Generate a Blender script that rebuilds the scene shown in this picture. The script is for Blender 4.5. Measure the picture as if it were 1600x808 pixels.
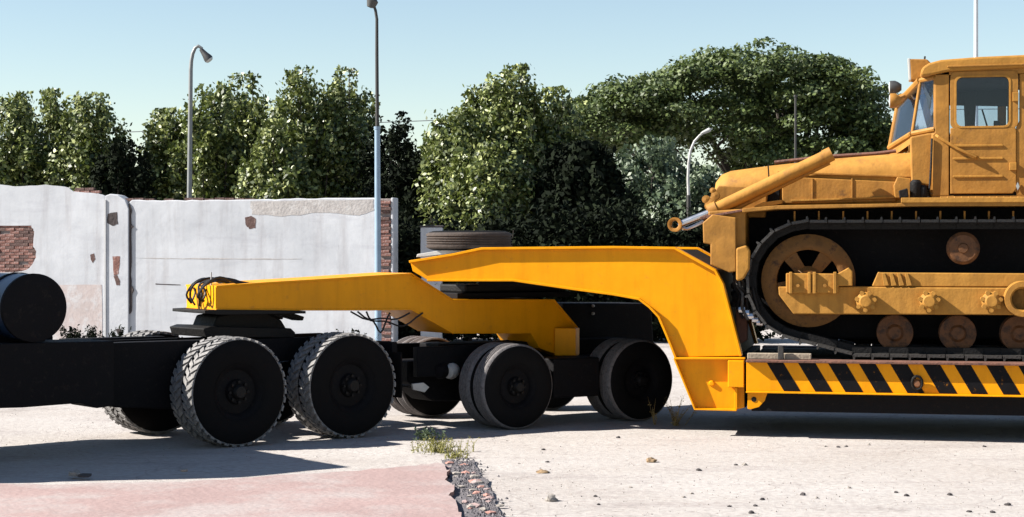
import bpy, bmesh, math, random
import numpy as np
from mathutils import Vector, Matrix, noise as mnoise

random.seed(7)
rng = np.random.default_rng(11)
S = bpy.context.scene
for o in list(bpy.data.objects):
    bpy.data.objects.remove(o)
COL = S.collection

# ------------------------------------------------------------------ camera
F, CX, HY, CAMH = 2800.0, 800.0, 390.0, 2.15      # focal length in photo pixels, principal column, horizon row, eye height
cd = bpy.data.cameras.new('camera')
cam = bpy.data.objects.new('camera', cd)
COL.objects.link(cam)
cam.location = (0, 0, CAMH)
cam.rotation_euler = (math.radians(90), 0, 0)
cd.sensor_width = 36.0
cd.lens = F / 1600 * 36
cd.shift_y = -(404 - HY) / 1600
cd.clip_end = 6000
S.camera = cam

# ------------------------------------------------------------------ light
SUN_EL = math.radians(36)
ALPHA = math.radians(4.5)                    # shadows run to the right and a touch away
to_sun = Vector((-math.cos(ALPHA) * math.cos(SUN_EL), -math.sin(ALPHA) * math.cos(SUN_EL), math.sin(SUN_EL)))
W = bpy.data.worlds.new('World')
S.world = W
W.use_nodes = True
wn = W.node_tree.nodes
sky = wn.new('ShaderNodeTexSky')
sky.sky_type = 'NISHITA'
sky.sun_disc = False
sky.sun_elevation = SUN_EL
sky.sun_rotation = math.atan2(to_sun.x, to_sun.y)
sky.air_density = 1.0
sky.dust_density = 0.1
sky.ozone_density = 0.4
bg = wn['Background']
bg.inputs[1].default_value = 0.053
W.node_tree.links.new(sky.outputs[0], bg.inputs[0])
sl = bpy.data.lights.new('sun', 'SUN')
sl.energy = 5.0
sl.angle = math.radians(0.5)
sl.color = (1.0, 0.95, 0.87)
sun = bpy.data.objects.new('sun', sl)
COL.objects.link(sun)
sun.rotation_euler = to_sun.to_track_quat('Z', 'Y').to_euler()
sun.location = (-20, 0, 30)
S.view_settings.view_transform = 'Standard'
S.view_settings.look = 'None'
S.view_settings.exposure = 1.5
S.view_settings.gamma = 1.0
S.view_settings.use_curve_mapping = False
S.render.engine = 'CYCLES'


# ------------------------------------------------------------------ helpers
def tag(o, label=None, cat=None, group=None, kind=None):
    if label: o['label'] = label
    if cat: o['category'] = cat
    if group: o['group'] = group
    if kind: o['kind'] = kind
    return o


def empty(name, loc, rz=0.0):
    o = bpy.data.objects.new(name, None)
    COL.objects.link(o)
    o.location = loc
    o.rotation_euler = (0, 0, rz)
    o.empty_display_size = 0.3
    return o


def copy_tree(o, parent=None):
    c = o.copy()
    COL.objects.link(c)
    c.parent = parent
    for ch in list(o.children):
        copy_tree(ch, c)
    return c


class Frame:
    """a vertical plane system: u runs along the thing, v away from the viewer, z up; origin on the ground"""
    def __init__(s, ox, oy, deg):
        s.o = Vector((ox, oy, 0)); s.a = math.radians(deg)
        s.U = Vector((math.cos(s.a), math.sin(s.a), 0)); s.V = Vector((-math.sin(s.a), math.cos(s.a), 0))

    def uz(s, px, py, v=0.0):
        d = Vector(((px - CX) / F, 1, -(py - HY) / F)); c = Vector((0, 0, CAMH))
        t = (v + (s.o - c).dot(s.V)) / d.dot(s.V)
        p = c + d * t
        return ((p - s.o).dot(s.U), p.z)

    def poly(s, pts, v=0.0):
        return [s.uz(x, y, v) for x, y in pts]

    def world(s, u, v, z=0.0):
        return s.o + s.U * u + s.V * v + Vector((0, 0, z))


def at(px, py, D):
    return Vector(((px - CX) / F * D, D, CAMH - (py - HY) / F * D))


def gnd(px, py):
    D = CAMH * F / (py - HY)
    return Vector(((px - CX) / F * D, D, 0))


class MB:
    def __init__(s):
        s.v = []; s.f = []; s.sm = []

    def add(s, vs, fs, smooth=False):
        b = len(s.v)
        s.v += [tuple(p) for p in vs]
        for f in fs:
            s.f.append([i + b for i in f]); s.sm.append(smooth)
        return s

    def box(s, x0, x1, y0, y1, z0, z1):
        vs = [(x0, y0, z0), (x1, y0, z0), (x1, y1, z0), (x0, y1, z0), (x0, y0, z1), (x1, y0, z1), (x1, y1, z1), (x0, y1, z1)]
        return s.add(vs, [(3, 2, 1, 0), (4, 5, 6, 7), (0, 1, 5, 4), (1, 2, 6, 5), (2, 3, 7, 6), (3, 0, 4, 7)])

    def prism(s, pts, v0, v1):
        """pts: (u, z) outline; extruded from v0 to v1"""
        a = sum(pts[i][0] * pts[(i + 1) % len(pts)][1] - pts[(i + 1) % len(pts)][0] * pts[i][1] for i in range(len(pts)))
        if a < 0: pts = pts[::-1]
        n = len(pts)
        vs = [(u, v0, z) for u, z in pts] + [(u, v1, z) for u, z in pts]
        fs = [list(range(n)), list(range(2 * n - 1, n - 1, -1))]
        for i in range(n):
            j = (i + 1) % n
            fs.append([j, i, i + n, j + n])
        return s.add(vs, fs)

    def strip(s, pts, v0, v1, th):
        """a plate of thickness th that follows an open (u, z) line from v0 to v1"""
        n = len(pts)
        L = []
        for i in range(n):
            a = Vector(pts[max(i - 1, 0)]); b = Vector(pts[min(i + 1, n - 1)])
            t = (b - a).normalized(); nn = Vector((-t.y, t.x))
            L.append((Vector(pts[i]) + nn * th / 2, Vector(pts[i]) - nn * th / 2))
        out = [tuple(p[0]) for p in L] + [tuple(p[1]) for p in L][::-1]
        return s.prism(out, v0, v1)

    def lathe(s, prof, c=(0, 0, 0), axis='y', seg=32, cap=True, smooth=True, a0=0.0, a1=math.tau):
        """prof: (along, radius)"""
        vs = []; n = len(prof)
        full = abs(a1 - a0 - math.tau) < 1e-6
        m = seg if full else seg + 1
        for k in range(m):
            a = a0 + (a1 - a0) * k / seg
            for h, r in prof:
                p, q = r * math.cos(a), r * math.sin(a)
                vs.append({'y': (c[0] + p, c[1] + h, c[2] + q), 'z': (c[0] + q, c[1] + p, c[2] + h), 'x': (c[0] + h, c[1] + q, c[2] + p)}[axis])
        fs = []
        for k in range(seg):
            k2 = (k + 1) % m
            for i in range(n - 1):
                fs.append((k * n + i, k * n + i + 1, k2 * n + i + 1, k2 * n + i))
        s.add(vs, fs, smooth)
        if cap and full:
            for i, rev in ((0, True), (n - 1, False)):
                if prof[i][1] > 1e-4:
                    f = [vs[k * n + i] for k in range(m)]
                    s.add(f, [list(range(m))[::-1] if not rev else list(range(m))])
        return s

    def cyl(s, p0, p1, r0, r1=None, seg=14, smooth=True, cap=True):
        r1 = r0 if r1 is None else r1
        return s.tube([p0, p1], [r0, r1], seg, smooth, cap)

    def tube(s, pts, rad, seg=8, smooth=True, cap=True):
        pts = [Vector(p) for p in pts]
        n = len(pts)
        if not hasattr(rad, '__len__'): rad = [rad] * n
        vs = []
        t = (pts[1] - pts[0]).normalized()
        ref = Vector((0, 0, 1)) if abs(t.z) < 0.9 else Vector((1, 0, 0))
        x = t.cross(ref).normalized()
        for i in range(n):
            t = (pts[min(i + 1, n - 1)] - pts[max(i - 1, 0)]).normalized()
            x = (x - t * x.dot(t)).normalized(); y = t.cross(x)
            for k in range(seg):
                a = math.tau * k / seg
                vs.append(pts[i] + (x * math.cos(a) + y * math.sin(a)) * rad[i])
        fs = []
        for i in range(n - 1):
            for k in range(seg):
                k2 = (k + 1) % seg
                fs.append((i * seg + k, i * seg + k2, (i + 1) * seg + k2, (i + 1) * seg + k))
        s.add(vs, fs, smooth)
        if cap:
            s.add(vs[:seg], [list(range(seg))[::-1]])
            s.add(vs[-seg:], [list(range(seg))])
        return s

    def build(s, name, mat, parent=None, bevel=0.0, loc=None, seg=2, label=None):
        me = bpy.data.meshes.new(name)
        me.from_pydata(s.v, [], s.f)
        me.polygons.foreach_set('use_smooth', s.sm)
        me.materials.append(mat)
        bm = bmesh.new(); bm.from_mesh(me)
        bmesh.ops.recalc_face_normals(bm, faces=bm.faces[:])
        bm.to_mesh(me); bm.free()
        if any(s.sm): me.set_sharp_from_angle(angle=math.radians(38))
        o = bpy.data.objects.new(name, me)
        COL.objects.link(o)
        o.parent = parent
        if loc: o.location = loc
        if bevel:
            b = o.modifiers.new('bevel', 'BEVEL')
            b.width = bevel; b.segments = seg; b.limit_method = 'ANGLE'; b.angle_limit = math.radians(30)
        if label: o['label'] = label
        return o


# ------------------------------------------------------------------ materials
KA = 0.70          # film exposed for the shade: keep every paint at its real, moderate reflectance


def nmat(name):
    m = bpy.data.materials.new(name); m.use_nodes = True
    return m, m.node_tree.nodes, m.node_tree.links, m.node_tree.nodes['Principled BSDF']


def surf(name, col, rough=0.6, metal=0.0, var=0.25, scale=6.0, col2=None, spots=0.0, spot_scale=20.0, bump=0.15, bscale=40.0, detail=6.0, coat=0.0, spec=0.5, dent=0.0):
    """base colour broken up by noise, optional second colour in blotches, fine bump"""
    m, N, L, P = nmat(name)
    tc = N.new('ShaderNodeTexCoord')
    n1 = N.new('ShaderNodeTexNoise'); n1.inputs['Scale'].default_value = scale; n1.inputs['Detail'].default_value = detail; n1.inputs['Roughness'].default_value = 0.65
    L.new(tc.outputs['Object'], n1.inputs['Vector'])
    r1 = N.new('ShaderNodeValToRGB')
    r1.color_ramp.elements[0].position = 0.3; r1.color_ramp.elements[1].position = 0.72
    c = Vector(col) * KA
    if col2: col2 = tuple(Vector(col2) * KA)
    r1.color_ramp.elements[0].color = (*(c * (1 - var)), 1); r1.color_ramp.elements[1].color = (*[min(1, x) for x in c * (1 + var * 0.6)], 1)
    L.new(n1.outputs['Fac'], r1.inputs['Fac'])
    out = r1.outputs['Color']
    if col2:
        n2 = N.new('ShaderNodeTexNoise'); n2.inputs['Scale'].default_value = spot_scale; n2.inputs['Detail'].default_value = 8; n2.inputs['Roughness'].default_value = 0.7
        L.new(tc.outputs['Object'], n2.inputs['Vector'])
        r2 = N.new('ShaderNodeValToRGB')
        e = 0.62 - 0.35 * spots
        r2.color_ramp.elements[0].position = e; r2.color_ramp.elements[1].position = e + 0.14
        L.new(n2.outputs['Fac'], r2.inputs['Fac'])
        mx = N.new('ShaderNodeMix'); mx.data_type = 'RGBA'
        L.new(r2.outputs['Color'], mx.inputs[0]); L.new(out, mx.inputs[6]); mx.inputs[7].default_value = (*col2, 1)
        out = mx.outputs[2]
    L.new(out, P.inputs['Base Color'])
    rr = N.new('ShaderNodeMapRange'); rr.inputs[3].default_value = max(0.05, rough - 0.12); rr.inputs[4].default_value = min(1, rough + 0.12)
    L.new(n1.outputs['Fac'], rr.inputs[0]); L.new(rr.outputs[0], P.inputs['Roughness'])
    P.inputs['Metallic'].default_value = metal
    P.inputs['Specular IOR Level'].default_value = spec
    P.inputs['Coat Weight'].default_value = coat
    if bump:
        nb = N.new('ShaderNodeTexNoise'); nb.inputs['Scale'].default_value = bscale; nb.inputs['Detail'].default_value = 5
        L.new(tc.outputs['Object'], nb.inputs['Vector'])
        b = N.new('ShaderNodeBump'); b.inputs['Strength'].default_value = bump; b.inputs['Distance'].default_value = 0.02
        L.new(nb.outputs['Fac'], b.inputs['Height']); L.new(b.outputs[0], P.inputs['Normal'])
        if dent:
            nd = N.new('ShaderNodeTexNoise'); nd.inputs['Scale'].default_value = 2.6; nd.inputs['Detail'].default_value = 2
            L.new(tc.outputs['Object'], nd.inputs['Vector'])
            d = N.new('ShaderNodeBump'); d.inputs['Strength'].default_value = dent; d.inputs['Distance'].default_value = 0.06
            L.new(nd.outputs['Fac'], d.inputs['Height']); L.new(b.outputs[0], d.inputs['Normal']); L.new(d.outputs[0], P.inputs['Normal'])
    return m


def leafmat(name, c0, c1, rough=0.45, trans=0.25, c2=None):
    m, N, L, P = nmat(name)
    g = N.new('ShaderNodeNewGeometry')
    r = N.new('ShaderNodeValToRGB')
    r.color_ramp.elements[0].color = (*c0, 1); r.color_ramp.elements[1].color = (*c1, 1)
    if c2:
        r.color_ramp.elements[1].position = 0.74; e = r.color_ramp.elements.new(1.0); e.color = (*c2, 1)
    L.new(g.outputs['Random Per Island'], r.inputs[0])
    L.new(r.outputs[0], P.inputs['Base Color'])
    P.inputs['Roughness'].default_value = rough
    P.inputs['Specular IOR Level'].default_value = 0.5 if rough < 0.7 else 0.08
    t = N.new('ShaderNodeBsdfTranslucent'); L.new(r.outputs[0], t.inputs[0])
    mx = N.new('ShaderNodeMixShader'); mx.inputs[0].default_value = trans
    L.new(P.outputs[0], mx.inputs[1]); L.new(t.outputs[0], mx.inputs[2])
    L.new(mx.outputs[0], N['Material Output'].inputs[0])
    return m


def streaky(m, strength=0.35, dark=(0.45, 0.40, 0.36), scale=3.0):
    """run-down grime: vertical streaks multiplied over a surf() material"""
    N, L = m.node_tree.nodes, m.node_tree.links
    P = N['Principled BSDF']
    src = P.inputs['Base Color'].links[0].from_socket
    tc = N.new('ShaderNodeTexCoord'); mp = N.new('ShaderNodeMapping'); mp.inputs['Scale'].default_value = (4.0, 4.0, 0.35)
    n = N.new('ShaderNodeTexNoise'); n.inputs['Scale'].default_value = scale; n.inputs['Detail'].default_value = 8; n.inputs['Roughness'].default_value = 0.7
    L.new(tc.outputs['Object'], mp.inputs[0]); L.new(mp.outputs[0], n.inputs['Vector'])
    r = N.new('ShaderNodeValToRGB'); r.color_ramp.elements[0].position = 0.46; r.color_ramp.elements[1].position = 0.72
    r.color_ramp.elements[0].color = (1, 1, 1, 1); r.color_ramp.elements[1].color = (*dark, 1); L.new(n.outputs['Fac'], r.inputs[0])
    x = N.new('ShaderNodeMix'); x.data_type = 'RGBA'; x.blend_type = 'MULTIPLY'; x.inputs[0].default_value = strength
    L.new(src, x.inputs[6]); L.new(r.outputs[0], x.inputs[7]); L.new(x.outputs[2], P.inputs['Base Color'])
    return m


M = {}
M['yellow'] = surf('yellow trailer paint', (0.99, 0.395, 0.002), 0.42, var=0.08, scale=3, col2=(0.74, 0.29, 0.02), spots=0.08, spot_scale=9, bump=0.05, bscale=25, spec=0.15, dent=0.10)
M['ochre'] = surf('dusty ochre machine paint', (0.44, 0.20, 0.030), 0.65, var=0.22, scale=5, col2=(0.17, 0.08, 0.028), spots=0.06, spot_scale=6, bump=0.15, bscale=30, spec=0.3, dent=0.35)
M['ochre_dust'] = surf('sun bleached ochre paint', (0.50, 0.238, 0.040), 0.75, var=0.15, scale=6, col2=(0.28, 0.13, 0.035), spots=0.10, spot_scale=5, bump=0.15, bscale=30, spec=0.25, dent=0.35)
streaky(M['ochre'], 0.4); streaky(M['ochre_dust'], 0.4); streaky(M['yellow'], 0.28, scale=1.6)
M['black_paint'] = surf('black stripe paint', (0.007, 0.007, 0.009), 0.6, var=0.3, scale=14, col2=(0.40, 0.16, 0.01), spots=0.03, spot_scale=16, bump=0.08, spec=0.1)
M['chassis'] = surf('black oily chassis', (0.006, 0.0055, 0.007), 0.75, var=0.4, scale=8, col2=(0.02, 0.016, 0.014), spots=0.15, spot_scale=14, bump=0.25, spec=0.15)
M['grease'] = surf('grease black steel', (0.009, 0.008, 0.008), 0.6, var=0.4, scale=10, bump=0.4, bscale=30, spec=0.2)
M['rubber'] = surf('black tyre rubber', (0.008, 0.0075, 0.008), 0.88, var=0.3, scale=12, bump=0.15, spec=0.12)
M['tread'] = surf('dusty tyre tread', (0.30, 0.29, 0.285), 0.92, var=0.35, scale=18, col2=(0.08, 0.075, 0.075), spots=0.22, spot_scale=26, bump=0.4, bscale=60, spec=0.2)
M['tread_worn'] = surf('worn grey tyre tread', (0.20, 0.185, 0.185), 0.9, var=0.3, scale=25, col2=(0.05, 0.045, 0.045), spots=0.2, spot_scale=40, bump=0.3, bscale=80, spec=0.2)
M['blue'] = surf('dark blue tank paint', (0.018, 0.05, 0.12), 0.35, var=0.2, scale=4, col2=(0.03, 0.03, 0.04), spots=0.12, spot_scale=9, bump=0.06)
M['steel'] = surf('bare worn steel', (0.075, 0.07, 0.065), 0.55, metal=0.4, var=0.4, scale=12, col2=(0.02, 0.016, 0.014), spots=0.4, spot_scale=14, bump=0.3)
M['chrome'] = surf('bright rod steel', (0.75, 0.75, 0.76), 0.25, metal=0.9, var=0.1, scale=8, bump=0.03)
M['rust'] = surf('rusty plate', (0.20, 0.085, 0.055), 0.8, var=0.35, scale=8, col2=(0.08, 0.035, 0.025), spots=0.3, spot_scale=15, bump=0.4)
M['roller'] = surf('shade dark oily orange steel', (0.15, 0.062, 0.022), 0.6, var=0.35, scale=8, col2=(0.04, 0.02, 0.012), spots=0.35, spot_scale=9, bump=0.2, spec=0.25)  # oily blotches; the dark base has the shade under fender and frame painted in
M['wheel_paint'] = surf('shade dark grimy ochre wheel paint', (0.19, 0.088, 0.022), 0.65, var=0.35, scale=7, col2=(0.05, 0.025, 0.014), spots=0.3, spot_scale=7, bump=0.2, spec=0.2)  # ochre base darkened to paint in shade on the wheels; blotches are grime
M['deck'] = surf('dark oiled deck timber', (0.05, 0.042, 0.035), 0.9, var=0.4, scale=7, bump=0.5)
M['wood'] = surf('weathered timber', (0.38, 0.31, 0.23), 0.85, var=0.3, scale=7, bump=0.4)
M['pale_metal'] = surf('pale grey metal', (0.55, 0.54, 0.52), 0.5, var=0.2, scale=10, bump=0.1)
M['blackmat'] = surf('black rubber hose', (0.012, 0.011, 0.012), 0.6, var=0.3, scale=20, bump=0.1)
M['dark_in'] = surf('dark cab interior', (0.02, 0.017, 0.014), 0.8, var=0.3)
def plastermat():
    m, N, L, P = nmat('whitewashed plaster')
    tc = N.new('ShaderNodeTexCoord')
    def nz(sc, st=(1, 1, 1), det=8, ro=0.65):
        mp = N.new('ShaderNodeMapping'); mp.inputs['Scale'].default_value = st
        n = N.new('ShaderNodeTexNoise'); n.inputs['Scale'].default_value = sc; n.inputs['Detail'].default_value = det; n.inputs['Roughness'].default_value = ro
        L.new(tc.outputs['Object'], mp.inputs[0]); L.new(mp.outputs[0], n.inputs['Vector']); return n.outputs['Fac']
    def ramp(f, p0, p1, c0, c1):
        r = N.new('ShaderNodeValToRGB'); r.color_ramp.elements[0].position = p0; r.color_ramp.elements[1].position = p1
        r.color_ramp.elements[0].color = (*c0, 1); r.color_ramp.elements[1].color = (*c1, 1); L.new(f, r.inputs[0]); return r.outputs[0]
    def mul(a, b):
        x = N.new('ShaderNodeMix'); x.data_type = 'RGBA'; x.blend_type = 'MULTIPLY'; x.inputs[0].default_value = 1
        L.new(a, x.inputs[6]); L.new(b, x.inputs[7]); return x.outputs[2]
    c = ramp(nz(0.6), .35, .68, (0.37, 0.38, 0.405), (0.50, 0.51, 0.535))
    c = mul(c, ramp(nz(1.6, (2.2, 2.2, .22)), .50, .74, (1, 1, 1), (.80, .77, .76)))
    c = mul(c, ramp(nz(0.9, (.5, .5, 2.6)), .54, .72, (1, 1, 1), (.84, .83, .85)))
    c = mul(c, ramp(nz(7, (1, 1, 1), 10, .75), .62, .80, (1, 1, 1), (.62, .58, .56)))
    L.new(c, P.inputs['Base Color']); P.inputs['Roughness'].default_value = .95; P.inputs['Specular IOR Level'].default_value = .1
    b = N.new('ShaderNodeBump'); b.inputs['Strength'].default_value = .3; b.inputs['Distance'].default_value = .02
    L.new(nz(5, (1, 1, 1), 9, .7), b.inputs['Height']); L.new(b.outputs[0], P.inputs['Normal'])
    return m


M['plaster'] = plastermat()
M['brick'] = surf('old red brick', (0.27, 0.12, 0.095), 0.9, var=0.4, scale=9, col2=(0.45, 0.38, 0.36), spots=0.22, spot_scale=9, bump=0.6, bscale=25)
M['brick_dark'] = surf('dark weathered brick', (0.13, 0.07, 0.06), 0.9, var=0.4, scale=9, col2=(0.30, 0.25, 0.23), spots=0.15, spot_scale=9, bump=0.6, bscale=25)
M['mortar'] = surf('old mortar', (0.30, 0.25, 0.235), 0.95, var=0.3, scale=14, bump=0.6, bscale=25)
M['stain'] = surf('dark broken masonry', (0.06, 0.045, 0.045), 0.95, var=0.5, scale=9, bump=0.7, bscale=18)
M['pole'] = surf('grey galvanised pole', (0.26, 0.27, 0.27), 0.5, metal=0.2, var=0.15, scale=3, bump=0.05)
M['bluepole'] = surf('pale blue painted pole', (0.27, 0.38, 0.50), 0.45, var=0.15, scale=3, bump=0.05)
M['darkpole'] = surf('dark post', (0.035, 0.033, 0.03), 0.7, var=0.2)
M['lamp'] = surf('lamp housing', (0.06, 0.06, 0.06), 0.5, var=0.2)
M['lens'] = surf('pale lamp lens', (0.6, 0.6, 0.58), 0.2, var=0.05, bump=0)
M['cable'] = surf('overhead cable', (0.12, 0.12, 0.13), 0.7, var=0.1, bump=0)
M['bark'] = surf('tree bark', (0.075, 0.06, 0.048), 0.9, var=0.4, scale=6, bump=0.8, bscale=12)
M['stone'] = surf('pale stone', (0.36, 0.32, 0.285), 0.95, var=0.35, scale=16, bump=0.6, bscale=30)
M['stone_brown'] = surf('brown stone', (0.30, 0.20, 0.11), 0.95, var=0.35, scale=14, bump=0.6, bscale=30)
M['stone_dark'] = surf('dark stone', (0.07, 0.06, 0.06), 0.95, var=0.35, scale=14, bump=0.6, bscale=30)
M['gravel'] = surf('dark asphalt rubble', (0.17, 0.155, 0.165), 0.95, var=0.5, scale=22, col2=(0.38, 0.34, 0.32), spots=0.12, spot_scale=30, bump=0.9, bscale=45)
M['leaf_poplar'] = leafmat('poplar leaf', (0.018, 0.032, 0.006), (0.12, 0.15, 0.030), 0.45, 0.24, (0.45, 0.48, 0.20))
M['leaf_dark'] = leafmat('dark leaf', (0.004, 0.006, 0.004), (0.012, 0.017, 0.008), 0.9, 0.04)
M['leaf_big'] = leafmat('spreading tree leaf', (0.020, 0.038, 0.010), (0.10, 0.135, 0.030), 0.6, 0.2)
M['leaf_mid'] = leafmat('grey green leaf', (0.04, 0.065, 0.035), (0.12, 0.16, 0.085), 0.5, 0.18)
M['leaf_weed'] = leafmat('weed leaf', (0.10, 0.11, 0.02), (0.30, 0.27, 0.08), 0.6, 0.25)
M['leaf_dry'] = leafmat('dry weed', (0.14, 0.09, 0.03), (0.35, 0.25, 0.10), 0.7, 0.2)


def glassmat():
    m, N, L, P = nmat('cab glass')
    t = N.new('ShaderNodeBsdfTransparent'); t.inputs[0].default_value = (0.80, 0.84, 0.88, 1)
    g = N.new('ShaderNodeBsdfGlossy'); g.inputs['Roughness'].default_value = 0.04; g.inputs[0].default_value = (0.9, 0.93, 1, 1)
    fr = N.new('ShaderNodeFresnel'); fr.inputs[0].default_value = 1.5
    ad = N.new('ShaderNodeMath'); ad.operation = 'ADD'; ad.inputs[1].default_value = -0.012
    L.new(fr.outputs[0], ad.inputs[0])
    mx = N.new('ShaderNodeMixShader')
    L.new(ad.outputs[0], mx.inputs[0]); L.new(t.outputs[0], mx.inputs[1]); L.new(g.outputs[0], mx.inputs[2])
    L.new(mx.outputs[0], N['Material Output'].inputs[0])
    return m


M['glass'] = glassmat()


def groundmat():
    m, N, L, P = nmat('pale dusty concrete ground')
    tc = N.new('ShaderNodeTexCoord')

    def nz(sc, det=8, ro=0.65, stretch=None):
        n = N.new('ShaderNodeTexNoise'); n.inputs['Scale'].default_value = sc; n.inputs['Detail'].default_value = det; n.inputs['Roughness'].default_value = ro
        if stretch:
            mp = N.new('ShaderNodeMapping'); mp.inputs['Scale'].default_value = stretch
            L.new(tc.outputs['Object'], mp.inputs['Vector']); L.new(mp.outputs[0], n.inputs['Vector'])
        else:
            L.new(tc.outputs['Object'], n.inputs['Vector'])
        return n.outputs['Fac']

    def ramp(fac, p0, p1, c0, c1):
        r = N.new('ShaderNodeValToRGB'); r.color_ramp.elements[0].position = p0; r.color_ramp.elements[1].position = p1
        r.color_ramp.elements[0].color = (*c0, 1); r.color_ramp.elements[1].color = (*c1, 1); L.new(fac, r.inputs[0]); return r.outputs[0]

    def mix(f, a, b, mode='MIX'):
        x = N.new('ShaderNodeMix'); x.data_type = 'RGBA'; x.blend_type = mode
        if hasattr(f, 'links'): L.new(f, x.inputs[0])
        else: x.inputs[0].default_value = f
        L.new(a, x.inputs[6]); L.new(b, x.inputs[7]); return x.outputs[2]
    base = ramp(nz(0.35), 0.3, 0.7, (0.335, 0.308, 0.288), (0.40, 0.382, 0.368))
    fine = ramp(nz(14, 8), 0.25, 0.62, (0.74, 0.70, 0.69), (1.03, 1.02, 1.01))
    c = mix(1.0, base, fine, 'MULTIPLY')
    streak = ramp(nz(0.9, 7, 0.7, (0.4, 1.6, 1)), 0.52, 0.70, (1, 1, 1), (0.80, 0.78, 0.79))
    c = mix(1.0, c, streak, 'MULTIPLY')
    grit = ramp(nz(70, 3, 0.6), 0.66, 0.74, (1, 1, 1), (0.45, 0.42, 0.42))
    c = mix(0.7, c, mix(1.0, c, grit, 'MULTIPLY'))
    vo = N.new('ShaderNodeTexVoronoi'); vo.feature = 'DISTANCE_TO_EDGE'; vo.inputs['Scale'].default_value = 0.45
    dn = N.new('ShaderNodeTexNoise'); dn.inputs['Scale'].default_value = 1.3; dn.inputs['Detail'].default_value = 8
    L.new(tc.outputs['Object'], dn.inputs['Vector'])
    vm = N.new('ShaderNodeMix'); vm.data_type = 'RGBA'; vm.blend_type = 'ADD'; vm.inputs[0].default_value = 0.9
    L.new(tc.outputs['Object'], vm.inputs[6]); L.new(dn.outputs['Color'], vm.inputs[7]); L.new(vm.outputs[2], vo.inputs['Vector'])
    crack = ramp(vo.outputs['Distance'], 0.0, 0.006, (0.55, 0.52, 0.52), (1, 1, 1))
    c = mix(0.5, c, mix(1.0, c, crack, 'MULTIPLY'))
    c = mix(1.0, c, ramp(nz(0.55, 6, .6), .60, .78, (1, 1, 1), (.72, .70, .70)), 'MULTIPLY')
    L.new(c, P.inputs['Base Color'])
    P.inputs['Roughness'].default_value = 0.95
    P.inputs['Specular IOR Level'].default_value = 0.15
    b = N.new('ShaderNodeBump'); b.inputs['Strength'].default_value = 0.55; b.inputs['Distance'].default_value = 0.03
    L.new(nz(9, 9, 0.7), b.inputs['Height']); L.new(b.outputs[0], P.inputs['Normal'])
    return m


M['ground'] = groundmat()
M['pink'] = surf('worn pink painted concrete', (0.41, 0.295, 0.28), 0.95, var=0.12, scale=0.9, col2=(0.44, 0.375, 0.36), spots=0.45, spot_scale=0.7, bump=0.5, bscale=14, detail=10, spec=0.15)
M['pink_edge'] = surf('raw broken pink concrete', (0.52, 0.27, 0.22), 0.95, var=0.3, scale=6, bump=0.7, bscale=20)


# ------------------------------------------------------------------ ground
def zg(x, y):
    if y < 5 or y > 60 or abs(x) > 25: return 0.0
    return 0.010 * mnoise.noise(Vector((x * 0.5, y * 0.5, 0))) + 0.007 * mnoise.noise(Vector((x * 2.1, y * 2.1, 3)))


xs = np.concatenate([[-2500, -600, -150, -60, -30], np.arange(-20, 20.01, 0.2), [30, 60, 150, 600, 2500]])
ys = np.concatenate([[-300, -60, -10, 4], np.arange(8, 34, 0.2), np.arange(34, 60, 1.0), [80, 120, 200, 400, 1000, 3000]])
vs = [(float(x), float(y), zg(float(x), float(y))) for y in ys for x in xs]
nx = len(xs)
fs = [(j * nx + i, j * nx + i + 1, (j + 1) * nx + i + 1, (j + 1) * nx + i) for j in range(len(ys) - 1) for i in range(nx - 1)]
g = MB().add(vs, fs, True).build('ground', M['ground'])
tag(g, kind='structure')


def jag(pts, amp, n=4, closed=False):
    """break up a pixel line with small random offsets"""
    out = []
    m = len(pts) if closed else len(pts) - 1
    for i in range(m):
        a = Vector(pts[i]); b = Vector(pts[(i + 1) % len(pts)])
        for k in range(n):
            p = a.lerp(b, k / n)
            out.append((p.x + random.uniform(-amp, amp), p.y + random.uniform(-amp, amp)))
    if not closed: out.append(tuple(pts[-1]))
    return out


def slab(name, outline, z0, z1, mat, side_mat=None, inset=0.0):
    """flat slab with irregular outline (ground points)"""
    bm = bmesh.new()
    top = [bm.verts.new((p.x, p.y, z1)) for p in outline]
    f = bm.faces.new(top)
    bmesh.ops.recalc_face_normals(bm, faces=[f])
    if f.normal.z < 0: f.normal_flip()
    r = bmesh.ops.extrude_face_region(bm, geom=[f])
    for e in r['geom']:
        if isinstance(e, bmesh.types.BMVert): e.co.z = z0
    bmesh.ops.recalc_face_normals(bm, faces=bm.faces[:])
    me = bpy.data.meshes.new(name)
    for fc in bm.faces:
        fc.material_index = 1 if (side_mat and abs(fc.normal.z) < 0.5) else 0
    bm.to_mesh(me); bm.free()
    me.materials.append(mat)
    if side_mat: me.materials.append(side_mat)
    o = bpy.data.objects.new(name, me); COL.objects.link(o)
    return o


def gz(px, py, z):
    D = (CAMH - z) * F / (py - HY)
    return Vector(((px - CX) / F * D, D, z))


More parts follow.
